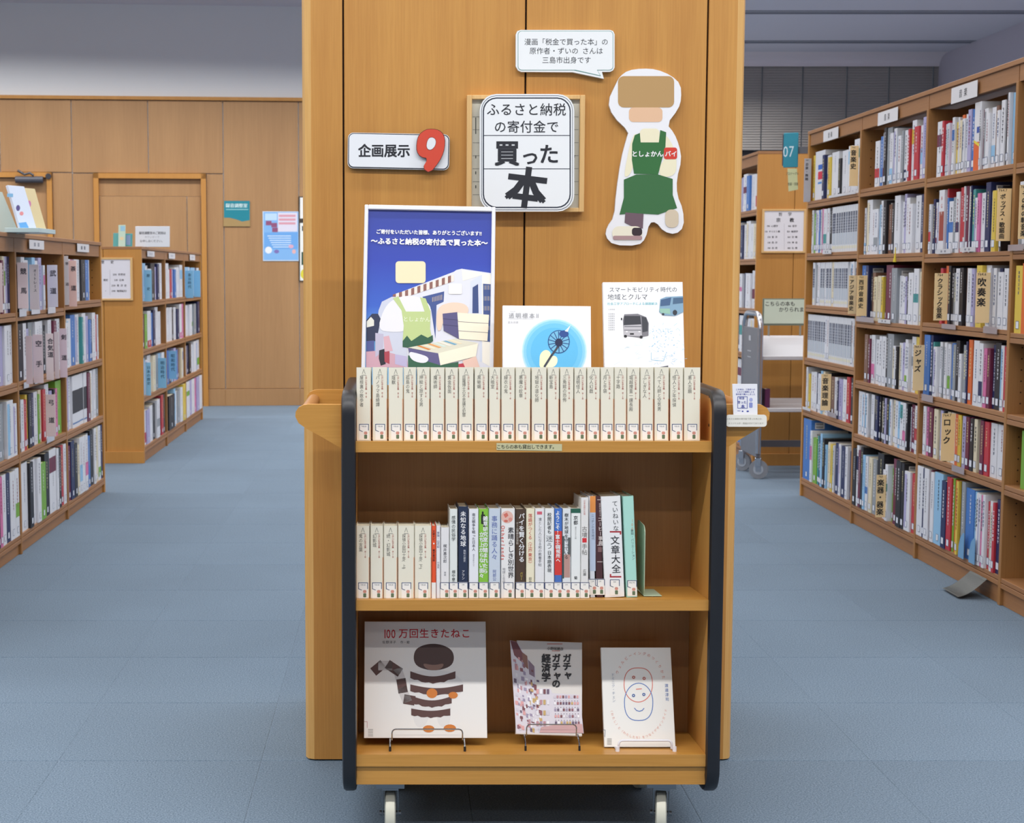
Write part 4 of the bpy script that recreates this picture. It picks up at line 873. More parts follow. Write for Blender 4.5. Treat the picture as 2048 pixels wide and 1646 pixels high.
we = faced('display_book', 'white book with overlapping red and blue line faces on white stand', 'book', (1203.5, 1295), (1343, 1295), (1209, 1494), 3.10, 3.175, .012, M('#e9e7e2', .35), d_well)
# wire stands
def stand(label, px0, px1, ytop, ybook, yfoot, Yfr, Yfoot, bk, col, tip, r, white=False):
    a = PY(px0, ybook, Yfr); b = PY(px1, ybook, Yfr); zt = PY(px0, ytop, Yfr).z; zf = zs_bot-.003
    st = empty('book_stand', label, 'book stand', (a.x, Yfr, zf)); L = b.x-a.x; zt -= zf; zk = a.z-zf
    m = MB(); rr_ = .008; pts = [(0, 0, zk), (0, -.002, zt-rr_)]
    for k in range(4): an = math.pi/2*k/3; pts.append((rr_-rr_*math.cos(an), -.002, zt-rr_+rr_*math.sin(an)))
    for k in range(4): an = math.pi/2*k/3; pts.append((L-rr_+rr_*math.sin(an), -.002, zt-rr_+rr_*math.cos(an)))
    pts += [(L, -.002, zt-rr_), (L, 0, zk)]; m.tube(pts, r, col, 8); m.build('front_bar', st, True)
    dy = Yfoot-Yfr
    for x, s in ((0, -1), (L, 1)):
        m = MB(); xx = x+s*.004
        bkz = .16 if not white else .10
        m.tube([(xx, dy, .004), (xx, dy+.004, zk*.6), (xx, .006, zk), (xx, .022, zk-.004), (xx, min(.03+bk, .13), zk+bkz)], r*1.15, col, 8); m.build('leg', st, True)
        m = MB(); m.tube([(xx, dy, .0), (xx, dy+.001, .011)], r*1.7, tip, 8); m.build('rubber_tip', st, True)
        m = MB(); m.tube([(xx, .02, zk-.004), (xx, .115, -.008)], r, col, 8); m.build('rear_leg', st, True)
chrome = M('#a9acb0', .2, 1); wr_ = M('#e4e3ea', .4)
stand('chrome wire stand holding the square picture book', 784, 925, 1458, 1480, 1503, 3.098, 3.075, .05, chrome, blk, .0016)
stand('chrome wire stand holding the tilted photo cover book', 1053, 1152.5, 1448.5, 1471, 1496, 3.106, 3.08, .05, chrome, blk, .0014)
stand('white wire stand holding the line faces book', 1237, 1343, 1480.5, 1497, 1506, 3.088, 3.075, .05, wr_, wr_, .0026, True)
# small card and label on the right handle
bb = PY(1470, 830, YF+.0); 
def d_card(pr):
    C = crop(1420, 560, 4.114); b_ = '#3c49a0'
    for k, s in enumerate(['この本は、三島市への', 'ふるさと納税による', '寄付金で購入しました']): pr.text(s, 292, 900+20*k, 16, b_, .02, C=C)
    pr.line([(228, 960), (306, 960), (306, 1055), (228, 1055)], .9, b_, C, True); pr.text('税金', 262, 972, 22, b_, .02, C=C); pr.text('買った', 262, 1006, 26, b_, .03, C=C); pr.text('本', 270, 1040, 34, b_, .04, C=C)
    pr.ell(337, 985, 14, 16, '#aab0dc', C); pr.rrect(322, 1008, 350, 1050, 6, '#8d95cc', C); pr.rect(225, 1075, 250, 1078, b_, C); pr.ell(268, 1080, 7, 5, b_, C); pr.ell(310, 1080, 10, 6, b_, C)
def smallcard(name, label, pts, Y, th, m, draw):
    o = PY(pts[0][0], pts[2][1], Y); T = Matrix.Translation((o.x, Y, o.z)); pr = Print(T); mb = MB(); mb.prism([pr.m(*p) for p in pts], 0, th, m)
    ob = mb.build(name, mat=T); tag(ob, label, 'card'); draw(pr); p = pr.build('print', ob)
    p.matrix_parent_inverse = Matrix.Identity(4); p.matrix_basis = Matrix.Identity(4)
smallcard('stamp_card', 'small upright white card with blue stamped print on the cart handle', [(1465, 768), (1514.5, 768), (1515, 832), (1467, 833)], YF+.008, .003, M('#ecebf0', .5), d_card)
smallcard('rounded_label', 'rounded cream label in front of the right cart handle', rr(1452, 829.5, 1533.5, 853.5, 6), YF+.004, .0015, M('#e9e6dc', .5), lambda pr: (pr.text('ふるさと納税の寄付金で買った本には、', 1490, 837.5, 4.1, '#a9a69c', 0), pr.text('オリジナル印・標識が付けてあります!', 1492, 846.5, 4.1, '#a9a69c', 0)))
# ================================================================== BOOKCASES
gray_plate = M('#d9d8dc', .5)
def bookcase(label, Xf, dx, Ys, boards, top, fas, depth=.25, end_near=True, double=True):
    """open face in the plane x=Xf, body towards dx; Ys divider centres near->far; boards[bay]=list of z tops (incl. bottom)"""
    bc = empty('bookcase', label, 'bookcase', (Xf, Ys[0], 0)); ox, oy = Xf, Ys[0]
    t = .022
    def b(name, x0, x1, y0, y1, z0, z1, m, bev=0): return MB().box(dx*x0, dx*x1, y0-oy, y1-oy, z0, z1, m, bev=bev).build(name, bc)
    for i, y in enumerate(Ys):
        if i in (0, len(Ys)-1): continue
        b('divider', .0, depth, y-.011, y+.011, .0, fas, case_v, .0012)
    y0, y1 = Ys[0], Ys[-1]
    D = depth*2+.012 if double else depth
    for y in (y0, y1):
        if double: b('end_panel', 0, depth+.003, y-.012, y+.012, 0, top, case_e, .0012); b('end_panel', depth+.006, D, y-.012, y+.012, 0, top, case_e, .0012)
        else: b('end_panel', 0, D, y-.012, y+.012, 0, top, case_e, .0012)
    b('back_panel', depth, depth+.008, y0+.012, y1-.012, .05, top-.02, case_v)
    b('top_board', -.002, D, y0-.013, y1+.013, top, top+.018, case_h, .0015)
    for i in range(len(Ys)-1):
        a, c = Ys[i]+.011, Ys[i+1]-.011
        b('fascia', .006, .022, a-.008, c+.008, fas, top, case_h, .001)
        for k, z in enumerate(boards[i]):
            m = MB(); x0 = .002
            m.box(dx*x0, dx*depth, a-oy, c-oy, z-.016, z, case_h, bev=.0008)
            m.box(dx*.001, dx*.03, a-oy, c-oy, z-.036, z-.0185, case_h, bev=.0008); m.build('shelf_board', bc)
            if k == len(boards[i])-1: b('plinth', .012, .028, a-.01, c+.01, 0, z-.037, case_h, .001)
    pg = MB()
    for y in Ys[:-1]:
        for z in range(40):
            if Ys[-1] > 0: pg.box(dx*.045, dx*.05, y+.011-oy+.0001*0, y+.0115-oy, .25+z*.04, .255+z*.04, dark_joint) if .25+z*.04 < fas-.03 else None
            pg.box(dx*.045, dx*.05, y-.0115-oy, y-.011-oy, .25+z*.04, .255+z*.04, dark_joint) if .25+z*.04 < fas-.03 and y != Ys[0] else None
    for z in range(40):
        if .25+z*.04 < fas-.03: pg.box(dx*.045, dx*.05, Ys[-1]-.0125-oy, Ys[-1]-.012-oy, .25+z*.04, .255+z*.04, dark_joint)
    po = pg.build('peg_hole', bc); po['kind'] = 'stuff'
    return bc
PAL = dict(w='#d9dbe2', c='#d9cfb4', l='#8fbde0', b='#3f74bd', n='#1f2755', k='#1d1b22', r='#b8303c', o='#d9682c', y='#d9bd4a', g='#74a838', t='#3d8f90', p='#cf6fa0', m='#6a2340', s='#8f959c', v='#a9a5cd', u='#7a5848', D='#d9dbe2', O='#dcdce0', A='#d9dae0', J='#dcdde4')
CNAME = dict(w='white', c='cream', l='light blue', b='blue', n='navy', k='black', r='red', o='orange', y='yellow', g='green', t='teal', p='pink', m='maroon', s='grey', v='lavender', u='brown', S='white grey', D='white and black', O='white and orange', A='white and rust', J='patterned white')
RB = [[1.58, 1.28, .985, .695, .44, .10], [1.582, 1.275, .993, .697, .446, .105], [1.588, 1.282, .978, .69, .436, .098], [1.575, 1.301, 1.029, .748, .474, .102]]
RY = [4.43, 5.345, 6.24, 7.13, 8.03]
right = bookcase('tall oak bookcase along the right aisle, six shelves high', 2.175, 1, RY, RB, 1.925, 1.865)
LYs = [4.52, 5.43, 6.335, 7.25, 8.16]
LB = [[1.03, .735, .43, .085]]*3+[[1.055, .735, .425, .082]]
left = bookcase('low oak bookcase on the left with pink shelf markers', -1.605, -1, LYs, LB, 1.345, 1.285)
L2 = [9.43, 10.38, 11.32, 12.27]
LB2 = [[1.02, .715, .42, .10]]*3
left2 = bookcase('low oak bookcase farther left with blue shelf markers', -1.60, -1, L2, LB2, 1.345, 1.29, depth=.235)
PH = [9.32, 10.2, 11.1]
phil = bookcase('tall oak bookcase end panel behind the grey metal book truck', 2.215, 1, PH, [[1.59, 1.286, .975, .69, .42, .1]]*2, 1.925, 1.865, depth=.225)
MB().box(.002, .46, -.026, -.013, 0, .075, case_e, bev=.001).build('base_board', phil)
MB().box(-.46, -.002, -.026, -.013, 0, .075, case_e, bev=.001).build('base_board', left2)

# ---- shelf rows: tokens  colour(cover) width height [*count]   (image order, left to right)
RIGHT = {  # bay index 3 (farthest) .. 0
 (3, 0): (.03, .97, 'y15 J66 n14 w24 y13 w44 k12 w34 w25 w24 w36'),
 (3, 1): (.05, .995, 'c13 w15 g23 w34 b14 w14 v14 p15 w34 w24 k15 k15 S46 S26 S26 S26 S26 S26 S26 S26 S26 S26 S26'),
 (3, 2): (.10, .99, 'S26 w36 w26 S26 S26 w16 S36 S26 c26 S16 S26 S16 S26 S26 S16 S26 w26 S26 w26 S26'),
 (3, 3): (.02, .99, 'S26 S16 S16 S26 S26 S16 S26 S26 S26 w26 w16 S26 S16 S26 S26 S16 S16 S26 S16 S26 S26 S16 w26 S26'),
 (3, 4): (.02, .99, 'w15 y12 w33 w23 n13 w33 l14 c14 w23 k24 u23 w23 n12 v23 w13 w23 r24 w13 k14'),
 (3, 5): (.02, .99, 'b99 w27 g45 t26 n26 l27 k26 l14 w25 c25 y25 w15 m14 n36 w26 l15 n46 w26 n35'),
 (2, 0): (.20, .99, 'w43 b24 w15 k27 s46 w24 w25 l13 w23 s14 w24 w23 r14 w36 r34 w24 v36'),
 (2, 1): (.02, .99, 'w14 k14 w46 w23 w33 w12 l14 w15 k25 u24 w13 k14 w46 w24 v16 w25 w33 w35 n25 n15'),
 (2, 2): (.02, .99, 'b46 n26 k24 u24 c23 c23 w13 y13 k13 m56 s45 w33 w23 v13 k13 w34 w35 c24'),
 (2, 3): (.12, .99, 'u34 w14 m13 w34 w33 v23 w24 w34 k15 s56 w22 k12 w33 v23 w13 w24 w13 w35 y35 y25'),
 (2, 4): (.03, .99, 'w46 w24 n14 w25 k24 w34 k26 n25 k15 k15 w12 k15 v13 k24 w23 c24 w34 l23 w24 w24 k13 w12 m34 m14 w25'),
 (2, 5): (.02, .99, 'k37 w28 m27 k28 l26 w26 b15 c36 s36 k68 w24 n13 w26 g15 l25 m49 k49 k28 w56 r36'),
 (1, 0): (.10, .99, 'w54 r24 w13 l23 w13 p24 w24 y23 w14 c23 o24 w23 w14 v35 b25 O66 w16 m14 w34 w33 w34 u24 w23 w13 w35 k36 w16 l56'),
 (1, 1): (.02, .88, 'w23 n24 w23 l13 w13 v12 A56 r16 b14 w43 s34 w35 r36 w16 m26 w36 n16 w15 t25 w23 p24 w34 v14 n46 w14 y34 w13 p13 k15'),
 (1, 2): (.16, .98, 'm13 b14 r24 s15 o25 k26 k24 s23 w34 w14 k34 u34 w34 v24 w24 y46 w45 w24 v14 w24 n24 w43 w34'),
 (1, 3): (.02, .99, 'b56 n26 t14 w33 w24 s13 w24 w24 w24 b34 s24 k35 w22 k13 s24 n15 o36 n25 w46 w35 p24 m24 n25 k46 w25 r35'),
 (1, 4): (.03, .98, 'w24 p25 m34 c13 c34 s14 v25 k14 c24 w34 w13 o23 y24 k14 v24 m24 p14 k24 c24 n24 m24 r34 w44 w55'),
 (1, 5): (.0, .99, 'w49 n18 w39 m18 w28 l69 n37 r38 g18 o28 y18 k18 s29 b57 l17 w17 w17 w17 p17 w17 r16 w16 w16 r16 n27'),
 (0, 0): (.12, .99, 'w54 w24 r24 n24 w34 y23 b25 w24 c24 w25 w34 k23 w24'), (0, 1): (.03, .99, 'w35 w24 k24 w23 b24 w24 r24 c23 w24 n24 w34 w24 w25'),
 (0, 2): (.02, .99, 'y25 o46 w45 k24 w24 g24 w35 c24 v24 w24 n34 w24 w25'), (0, 3): (.16, .99, 'w35 r23 p23 m23 w24 w34 k24 w24 c24 b25 w24 w24'),
 (0, 4): (.10, .99, 'g56 w24 w35 m45 w24 k24 c25 w24 n24 w24 w25'), (0, 5): (.30, .99, 'k24 v46 w36 b28 w27 k38 w28 m27 w28')}
LEFT = {  # bay 1 = next to the frame edge.. image left->right = near->far
 (1, 0): (.55, .99, 'w24 p24 c24 l24 g13 m14 c15 w26 v16 n26'), (1, 1): (.45, .99, 'r36 y15 n37 v47 w36 w27'), (1, 2): (.45, .99, 'm24 s24 w36 s45 k14 w45 w24'), (1, 3): (.35, .99, 't27 w28 l38 w38 k28 p28 w38 n38 w48 w38'),
 (2, 0): (.05, .62, 'k23 w26 w24 w24 l25 w24 v25 b25 w13'), (2, 1): (.02, .96, 'k47 w26 v24 s36 w37 w27 w27 k24 w27 w27 m25 w26 w27'), (2, 2): (.03, .97, 'k15 w24 r24 y15 k25 n25 w35 g14 c25 r25 w36 v24 k14 p24 g57'), (2, 3): (.03, .99, 'w49 k28 w38 w28 g36 k38 w59 w18 k28 r28 w28'),
 (3, 0): (.05, .75, 's24 w25 p24 w24 w24 k35 b35 w15'), (3, 1): (.03, .96, 'w34 w35 b46 w36 t15 w36 v25 b24 k14 w36 r25 w15'), (3, 2): (.03, .96, 'v26 w27 D37 D27 D37 D27 m26 w27 k17 w27 s27'), (3, 3): (.02, .99, 'm27 n48 k37 c26 w38 w38 w38 s28 b27 k49 w29 c49 w39 n29')}
LEFT2 = {(0, 0): (.05, .95, 'l35 w24 w33 k45 v24 n25 w46'), (0, 1): (.05, .9, 'm24 g24 w35 b34 n25 w36 w34'), (0, 2): (.03, .95, 'l35 w34 w36 c35 s35 l45 w35'), (0, 3): (.03, .95, 'w34 v34 w35 k35 w36 m26 r27 k27'),
 (1, 0): (.02, .97, 'w46 w23 r23 v23 b23 w24 w34 w35'), (1, 1): (.03, .97, 'w35 w35 w35 k24 w35 n24 w36 p36'), (1, 2): (.03, .97, 'b35 n34 l44 v35 b34 u34 c24 w24'), (1, 3): (.05, .97, 'k87 l28 w45 s35 w36 y37'),
 (2, 0): (.02, .95, 'l44 w24 l44 n24 w24'), (2, 1): (.03, .97, 'w35 w35 w35 w35 s35 s35 n36'), (2, 2): (.03, .97, 'w34 n24 k25 w24 w35 b24 w35'), (2, 3): (.02, .98, 'w37 v37 w37 p27 v38 w38')}
PHIL = {(0, r): (.03, .97, t) for r, t in enumerate(['w34 r24 w34 w24 v24 w35 b24 w34 w24', 'b36 w45 w35 n24 w34 w35 w24 c24', 'w34 w34 k24 w34 n24 w34 w35', 'b35 w34 n24 w35 w34 w24', 'w34 k24 w34 w34 n24', 'w36 w36 b36 w35'])}
rowname = {6: ['top', 'second', 'third', 'fourth', 'fifth', 'bottom'], 4: ['top', 'second', 'third', 'bottom']}
cands = []
def shelf_books(case, Xf, dx, Ys, boards, spec, cname, bayname, seed, deep=.0):
    R = random.Random(seed)
    for (bay, row), (f0, f1, toks) in spec.items():
        toks = toks.split(); ya, yb_ = Ys[bay]+.013, Ys[bay+1]-.013; L = yb_-ya
        # start along image direction
        if dx > 0: s0 = yb_-f0*L; s1 = yb_-f1*L; sg = -1
        else: s0 = ya+f0*L; s1 = ya+f1*L; sg = 1
        ws = [(.5+int(t[1]))*1.0*R.uniform(.93, 1.07) for t in toks]; tot = sum(ws); span = abs(s1-s0)
        zb_ = boards[bay][row]; lim = (boards[bay][row-1] if row else (1.865 if len(boards[bay]) == 6 else 1.285))-zb_-(.05 if row else .02)
        cur = s0
        for n, (t, w) in enumerate(zip(toks, ws)):
            w = w/tot*span; ht = .155+.0165*int(t[2])+R.uniform(-.003, .003)
            if t == 'b99': ht = .33
            if t == 'k87': ht = .24
            ht = min(ht, lim); set_ = R.uniform(.004, .022) if t[0] != 'S' else .012
            if int(t[2]) >= 6 and row == len(boards[bay])-1: set_ = R.uniform(-.004, .01)
            d = min(.235-max(set_, 0), ht*.70)
            cands.append(dict(case=cname, bay=bayname[bay], row=rowname[len(boards[bay])][row], n=n+1, N=len(toks), c=t[0], w=max(w-.0012, .004), h=ht, d=d, pos=(Xf+dx*set_, cur, zb_+.0003), dx=dx, seed=R.randint(0, 10**6), lean=0 if R.random() > .12 else R.uniform(-.02, .02)))
            cur += sg*w
shelf_books(right, 2.175, 1, RY, [RB[3]]*0+[RB[0], RB[1], RB[2], RB[3]], RIGHT, 'right bookcase', {0: 'nearest bay', 1: 'third bay', 2: 'second bay', 3: 'farthest bay'}, 1)
shelf_books(left, -1.605, -1, LYs, LB, LEFT, 'left bookcase', {1: 'nearest bay', 2: 'middle bay', 3: 'farthest bay'}, 2)
shelf_books(left2, -1.60, -1, L2, LB2, LEFT2, 'rear left bookcase', {0: 'near bay', 1: 'middle bay', 2: 'last bay'}, 3)
shelf_books(phil, 2.215, 1, PH, [[1.59, 1.286, .975, .69, .42, .1]]*2, PHIL, 'bookcase behind the pillar', {0: 'front bay'}, 4)
def sbook(mb, c):
    R = random.Random(c['seed']); w, h, d, k = c['w'], c['h'], c['d'], c['c']
    cm = M(PAL.get(k, '#d3d6dc'), .45, vary=.0); hexs = PAL.get(k, '#d3d6dc')
    side = cm
    bookmesh(mb, w, h, d, cm, side, rnd=min(.0015, w*.2))
    y = -.0004; dark = k in 'bnkromtugs'; lin_ = R.choice(['#3a3d4c', '#2d2f38', '#5a6072', '#8a2f3a', '#2f4f86']) if not dark else R.choice(['#e6e6ea', '#d9dbe2', '#e3d9a0'])
    q = lambda x0, x1, z0, z1, col, yy=y: mb.add([(x0, yy, z0), (x1, yy, z0), (x1, yy, z1), (x0, yy, z1)], [(0, 1, 2, 3)], M(col, .5))
    if k == 'S':
        q(w*.12, w*.88, h*.42, h*.86, R.choice(['#565f73', '#4a5166', '#6c7487', '#5a6070'])); q(w*.12, w*.88, h*.16, h*.42, '#b4bdc9'); q(w*.1, w*.9, h*.07, h*.13, '#d9d6c0')
        for j in range(6): q(w*.1, w*.9, h*(.45+.06*j), h*(.46+.06*j), '#b7bcc8', -.0006)
    elif k == 'D': q(0, w, h*.28, h*.72, '#2b2a31'); q(0, w, h*.07, h*.1, '#5f7fb0')
    elif k == 'O':
        q(0, w, 0, h*.42, '#dc6428'); mb.add([(0, -.0006, h*.42), (w, -.0006, h*.33), (w, -.0006, h*.37), (0, -.0006, h*.46)], [(0, 1, 2, 3)], M('#e3cf3c', .5)); q(w*.4, w*.8, h*.55, h*.64, '#3355a8', -.0006)
    elif k == 'A':
        q(w*.15, w, h*.2, h*.66, '#9a3f30')
        for j, ch_ in enumerate('AGM'):
            vs_, fs_, _ = glyph(ch_); mb.add([(w*.4+a*.022, -.0008, h*(.84-.12*j)+b*.022) for a, b in vs_], fs_, M('#c9564a' if j < 2 else '#e6dcd8', .5))
    elif k == 'J':
        q(w*.3, w*.75, h*.62, h*.72, '#2f66c0'); q(w*.3, w*.75, h*.42, h*.58, '#cf3048'); q(w*.3, w*.7, h*.33, h*.37, '#4a8fd0')
    else:
        r = R.random()
        if r < .28 and k == 'w': # coloured lower or upper band
            col = R.choice([PAL[x] for x in 'lbnrygtpms']); a = R.uniform(.0, .7); q(w*.0, w, h*a, h*(a+R.uniform(.12, .3)), col)
        elif r < .5 and k == 'w': q(w*.05, w*.45, h*.05, h*.95, R.choice([PAL[x] for x in 'lvcs']), y)
        # title: stacked character like blocks
        cw = min(w*.62, .0125 if R.random() < .6 else .009); z = h*R.uniform(.86, .93); n = int(R.uniform(.35, .62)*h/(cw*1.12)); cx = w*R.uniform(.45, .58)
        if w > .007:
            for j in range(min(n, 14)):
                x0 = cx-cw/2
                q(x0, x0+cw*.9, z-cw*.3, z-cw*.12, lin_, -.0007); q(x0+cw*R.uniform(.1, .5), x0+cw*R.uniform(.55, .8), z-cw*.9, z-cw*.2, lin_, -.0008)
                if j % 2: q(x0+cw*.1, x0+cw*.85, z-cw*.72, z-cw*.58, lin_, -.0007)
                z -= cw*1.14
        if w > .006:  # spine label
            lw = min(w*.46, .0125); lx = w/2
            q(lx-lw, lx+lw, .016, .043, '#dfe2ea', -.001)
            for a, b, c_, e in ((lx-lw, lx+lw, .0415, .043), (lx-lw, lx+lw, .016, .0172), (lx-lw, lx-lw+.0012, .016, .043), (lx+lw-.0012, lx+lw, .016, .043)): q(a, b, c_, e, '#3f5a86', -.0014)
    # barcode label on the cover that faces the camera
    if R.random() < .3 and h > .2:
        xs = (0 if c['dx'] > 0 else 0)
        X = -.0003 if c['dx'] < 0 else w+.0003; X = w+.0003 if c['dx'] > 0 else -.0003
        f = (0, 1, 2, 3) if c['dx'] > 0 else (3, 2, 1, 0)
        ys, ye = .02, .07
        mb.add([(X, ys, h-.045), (X, ye, h-.045), (X, ye, h-.012), (X, ys, h-.012)], [f], M('#dcdce0', .5))
        X += .0003 if c['dx'] > 0 else -.0003
        for z0 in (h-.024, h-.04):
            for j in range(7): mb.add([(X, ys+.006+j*.0055, z0), (X, ys+.009+j*.0055, z0), (X, ys+.009+j*.0055, z0+.009), (X, ys+.006+j*.0055, z0+.009)], [f], M('#3a3a44', .6))
def bmat(c):
    T = Matrix.Translation(c['pos']) @ Matrix.Rotation(-math.pi/2 if c['dx'] > 0 else math.pi/2, 4, 'Z')
    return T
def area(c):
    x, y, z = c['pos']; sg = -1 if c['dx'] > 0 else 1
    u0, v0, _ = proj((x, y, z)); u1, v1, _ = proj((x, y+sg*c['w'], z+c['h']))
    a = abs(u1-u0)*abs(v0-v1)
    if max(u0, u1) < 4 or min(u0, u1) > 2046: return 0
    if u0 < 0 or u1 < 0: a *= .5
    if c['case'] == 'bookcase behind the pillar' and max(u0, u1) < 1482: a = 0
    return a
for c in cands: c['a'] = area(c)
cands.sort(key=lambda c: -c['a'])
NIND = 300-24-22-5
st = MB(); used = {}
for i, c in enumerate(cands):
    if c['a'] <= 0 and proj(c['pos'])[0] > 2150: continue
    if i < NIND and c['a'] > 0:
        mb = MB(); sbook(mb, c); o = mb.build('book', mat=bmat(c))
        sz = 'tall ' if c['h'] > .235 else ('small ' if c['h'] < .19 else ''); th = 'thin ' if c['w'] < .016 else ('thick ' if c['w'] > .038 else '')
        lab = f"{sz}{th}{CNAME[c['c']]} book, {ordw(c['n'])} from left, {c['row']} shelf, {c['bay']} of {c['case']}"
        if c['c'] == 'S': lab = f"{th}white bound volume, {ordw(c['n'])} from left, {c['row']} shelf, {c['bay']} of {c['case']}"
        if c['N'] == c['n']: lab = lab.replace(f"{ordw(c['n'])} from left", 'rightmost')
        if c['n'] == 1: lab = lab.replace('first from left', 'leftmost')
        tag(o, lab, 'book', f"books in the {c['case']}")
    else: mb = MB(); sbook(mb, c); st.add(mb.v, [], None or M('#ffffff'), T=bmat(c)); off = len(st.v)-len(mb.v); [ (st.f.append([off+k for k in f]), st.m.append(st.mi(mb.mats[mi]))) for f, mi in zip(mb.f, mb.m)]
so = st.build('distant_books'); so['kind'] = 'stuff'; tag(so, 'many small distant library books filling the farther shelves', 'books')

# ---- fascia plates, shelf tape and hanging labels (parts of their bookcases)
def on_face(case, X, dx, pts, col, name, text=None, tcol='#2a2c34', size=0, off=.004, lab=None):
    """quad on plane x=X-dx*off given by photo pixels, child of the case"""
    ps = [PX(x, y, X-dx*off) for x, y in pts]; zc_ = sum(p.z for p in ps)/4
    ys = sorted(p.y for p in ps); y0, y1 = ys[0], ys[-1]; zs = sorted(p.z for p in ps); z0, z1 = (zs[0]+zs[1])/2, (zs[2]+zs[3])/2
    w = (1, 0, 0); T = Tplane(Vector((X-dx*off, y1 if dx > 0 else y0, z0)), (0, -1, 0) if dx > 0 else (0, 1, 0), (0, 0, 1))
    L = y1-y0; mb = MB(); mb.box(0, L, 0, .0012, 0, z1-z0, col)
    o = mb.build(name); o.parent = case; o.matrix_world = T; o.matrix_basis = Matrix.Translation(-case.location) @ T
    if text:
        pr = Print(T, base=.0003, pix=False); pr.T = T; h_ = (z1-z0)
        if text == '#':
            for k in range(2): pr.rect(L*(.3+.25*k), h_*.3, L*(.42+.25*k), h_*.72, tcol)
        else: pr.text(text, L/2, h_/2, size or h_*.55, tcol, .02, gap=1.5)
        p = pr.build('plate_lettering', o)
for (x0, x1, ya, yb_, hh) in ((1647, 1676, 262, 254, 23), (1756, 1795, 226, 214, 27), (1903, 1954, 177, 160, 33)):
    on_face(right, 2.175, 1, [(x0, ya), (x1, yb_), (x1, yb_+hh-2), (x0, ya+hh)], gray_plate, 'label_plate', '音楽')
for (x0, x1, ya, yb_, hh, tx) in ((59, 88, 479, 482, 18, '芸道'), (155, 178, 487, 489, 16, '園芸')):
    on_face(left, -1.605, -1, [(x0, ya), (x1, yb_), (x1, yb_+hh), (x0, ya+hh)], gray_plate, 'label_plate', '#', '#9a9ca6' if x0 < 100 else '#6a6c76')
for (x0, x1, ya) in ((295, 309, 502), (338, 350, 506), (380, 390, 509)):
    on_face(left2, -1.60, -1, [(x0, ya), (x1, ya+1), (x1, ya+11), (x0, ya+12)], gray_plate, 'label_plate', '#', '#a9abb6')
tape = M('#b3a7ab', .25, alpha=.75); tape2 = M('#c9cacf', .3)
for q, c, tx in (([(1657, 396), (1711, 379), (1711, 385), (1657, 397)], tape2, None), ([(1645, 500), (1662, 500), (1662, 508), (1645, 508)], tape2, '#'), ([(1873, 499), (1901, 497), (1901, 507), (1873, 508)], tape2, '#'), ([(1920, 496), (1950, 493), (1950, 502), (1920, 505)], tape2, '#'),
    ([(1712, 632), (1747, 636), (1747, 647), (1712, 641)], tape, None), ([(1756, 637), (1780, 640), (1780, 648), (1756, 645)], tape2, '#'), ([(1888, 647), (1911, 650), (1907, 660), (1883, 656)], tape, None), ([(1970, 652), (1994, 655), (1990, 669), (1966, 665)], tape, None),
    ([(1844, 787), (1865, 792), (1865, 806), (1843, 800)], tape, None), ([(1655, 823), (1671, 827), (1671, 836), (1655, 832)], tape, None), ([(1904, 928), (1928, 938), (1927, 951), (1903, 940)], tape, None), ([(2016, 490), (2046, 488), (2046, 500), (2016, 503)], tape, None), ([(1605, 812), (1620, 818), (1620, 823), (1605, 818)], tape2, None)):
    on_face(right, 2.175, 1, q, c, 'shelf_tape', tx, '#8a8c96', off=.006)
for q in ([(39, 619), (53, 617), (52, 632), (40, 634)], [(63, 615), (80, 614), (80, 627), (66, 629)], [(96, 613), (111, 612), (110, 626), (98, 627)], [(70, 754), (83, 753), (82, 765), (70, 768)], [(48, 765), (58, 763), (56, 775), (50, 777)], [(94, 873), (109, 870), (107, 882), (96, 885)]): on_face(left, -1.605, -1, q, M('#c3c5d0', .2), 'shelf_tape', None, off=.006)

# ---- divider markers standing out of the rows, facing down the aisle
tan = '#fbdca6'
def marker(x0, x1, y0, y1, text, col, label, Xp, dx, case_name, tcol='#211f22', tsz=None, num=None):
    xm = (x0+x1)/2; ctr = PX(xm, (y0+y1)/2, Xp); Y = ctr.y; a = PY(x0, y1, Y); b = PY(x1, y1, Y); top = PY(xm, y0, Y).z
    w = b.x-a.x; T = Matrix.Translation(a); o = MB(); h = top-a.z; o.box(0, w, 0, .0022, 0, h, M(col, .5), bev=.0004)
    ob = o.build('shelf_marker', mat=T); tag(ob, label, 'marker', f'shelf markers of the {case_name}')
    pr = Print(T, base=.0005)
    W_ = x1-x0
    if text:
        n = len(text); s = tsz or min(W_*.62, (y1-y0)*.9/n)
        ys = y0+(y1-y0)*.10; g = min(1.12, (y1-y0)*.86/(n*s))
        if n == 2: g = (y1-y0)*.42/s; ys = y0+(y1-y0)*.12
        pr.text(text, xm, ys, s, tcol, .03, True, gap=g, sx=1.0)
    if num: pr.text(num, xm, y0+3.2, W_*.26, tcol, .01)
    p = pr.build('marker_lettering', ob)
    if p: p.matrix_basis = Matrix.Identity(4)
RX = 2.15
rn = 'right bookcase'
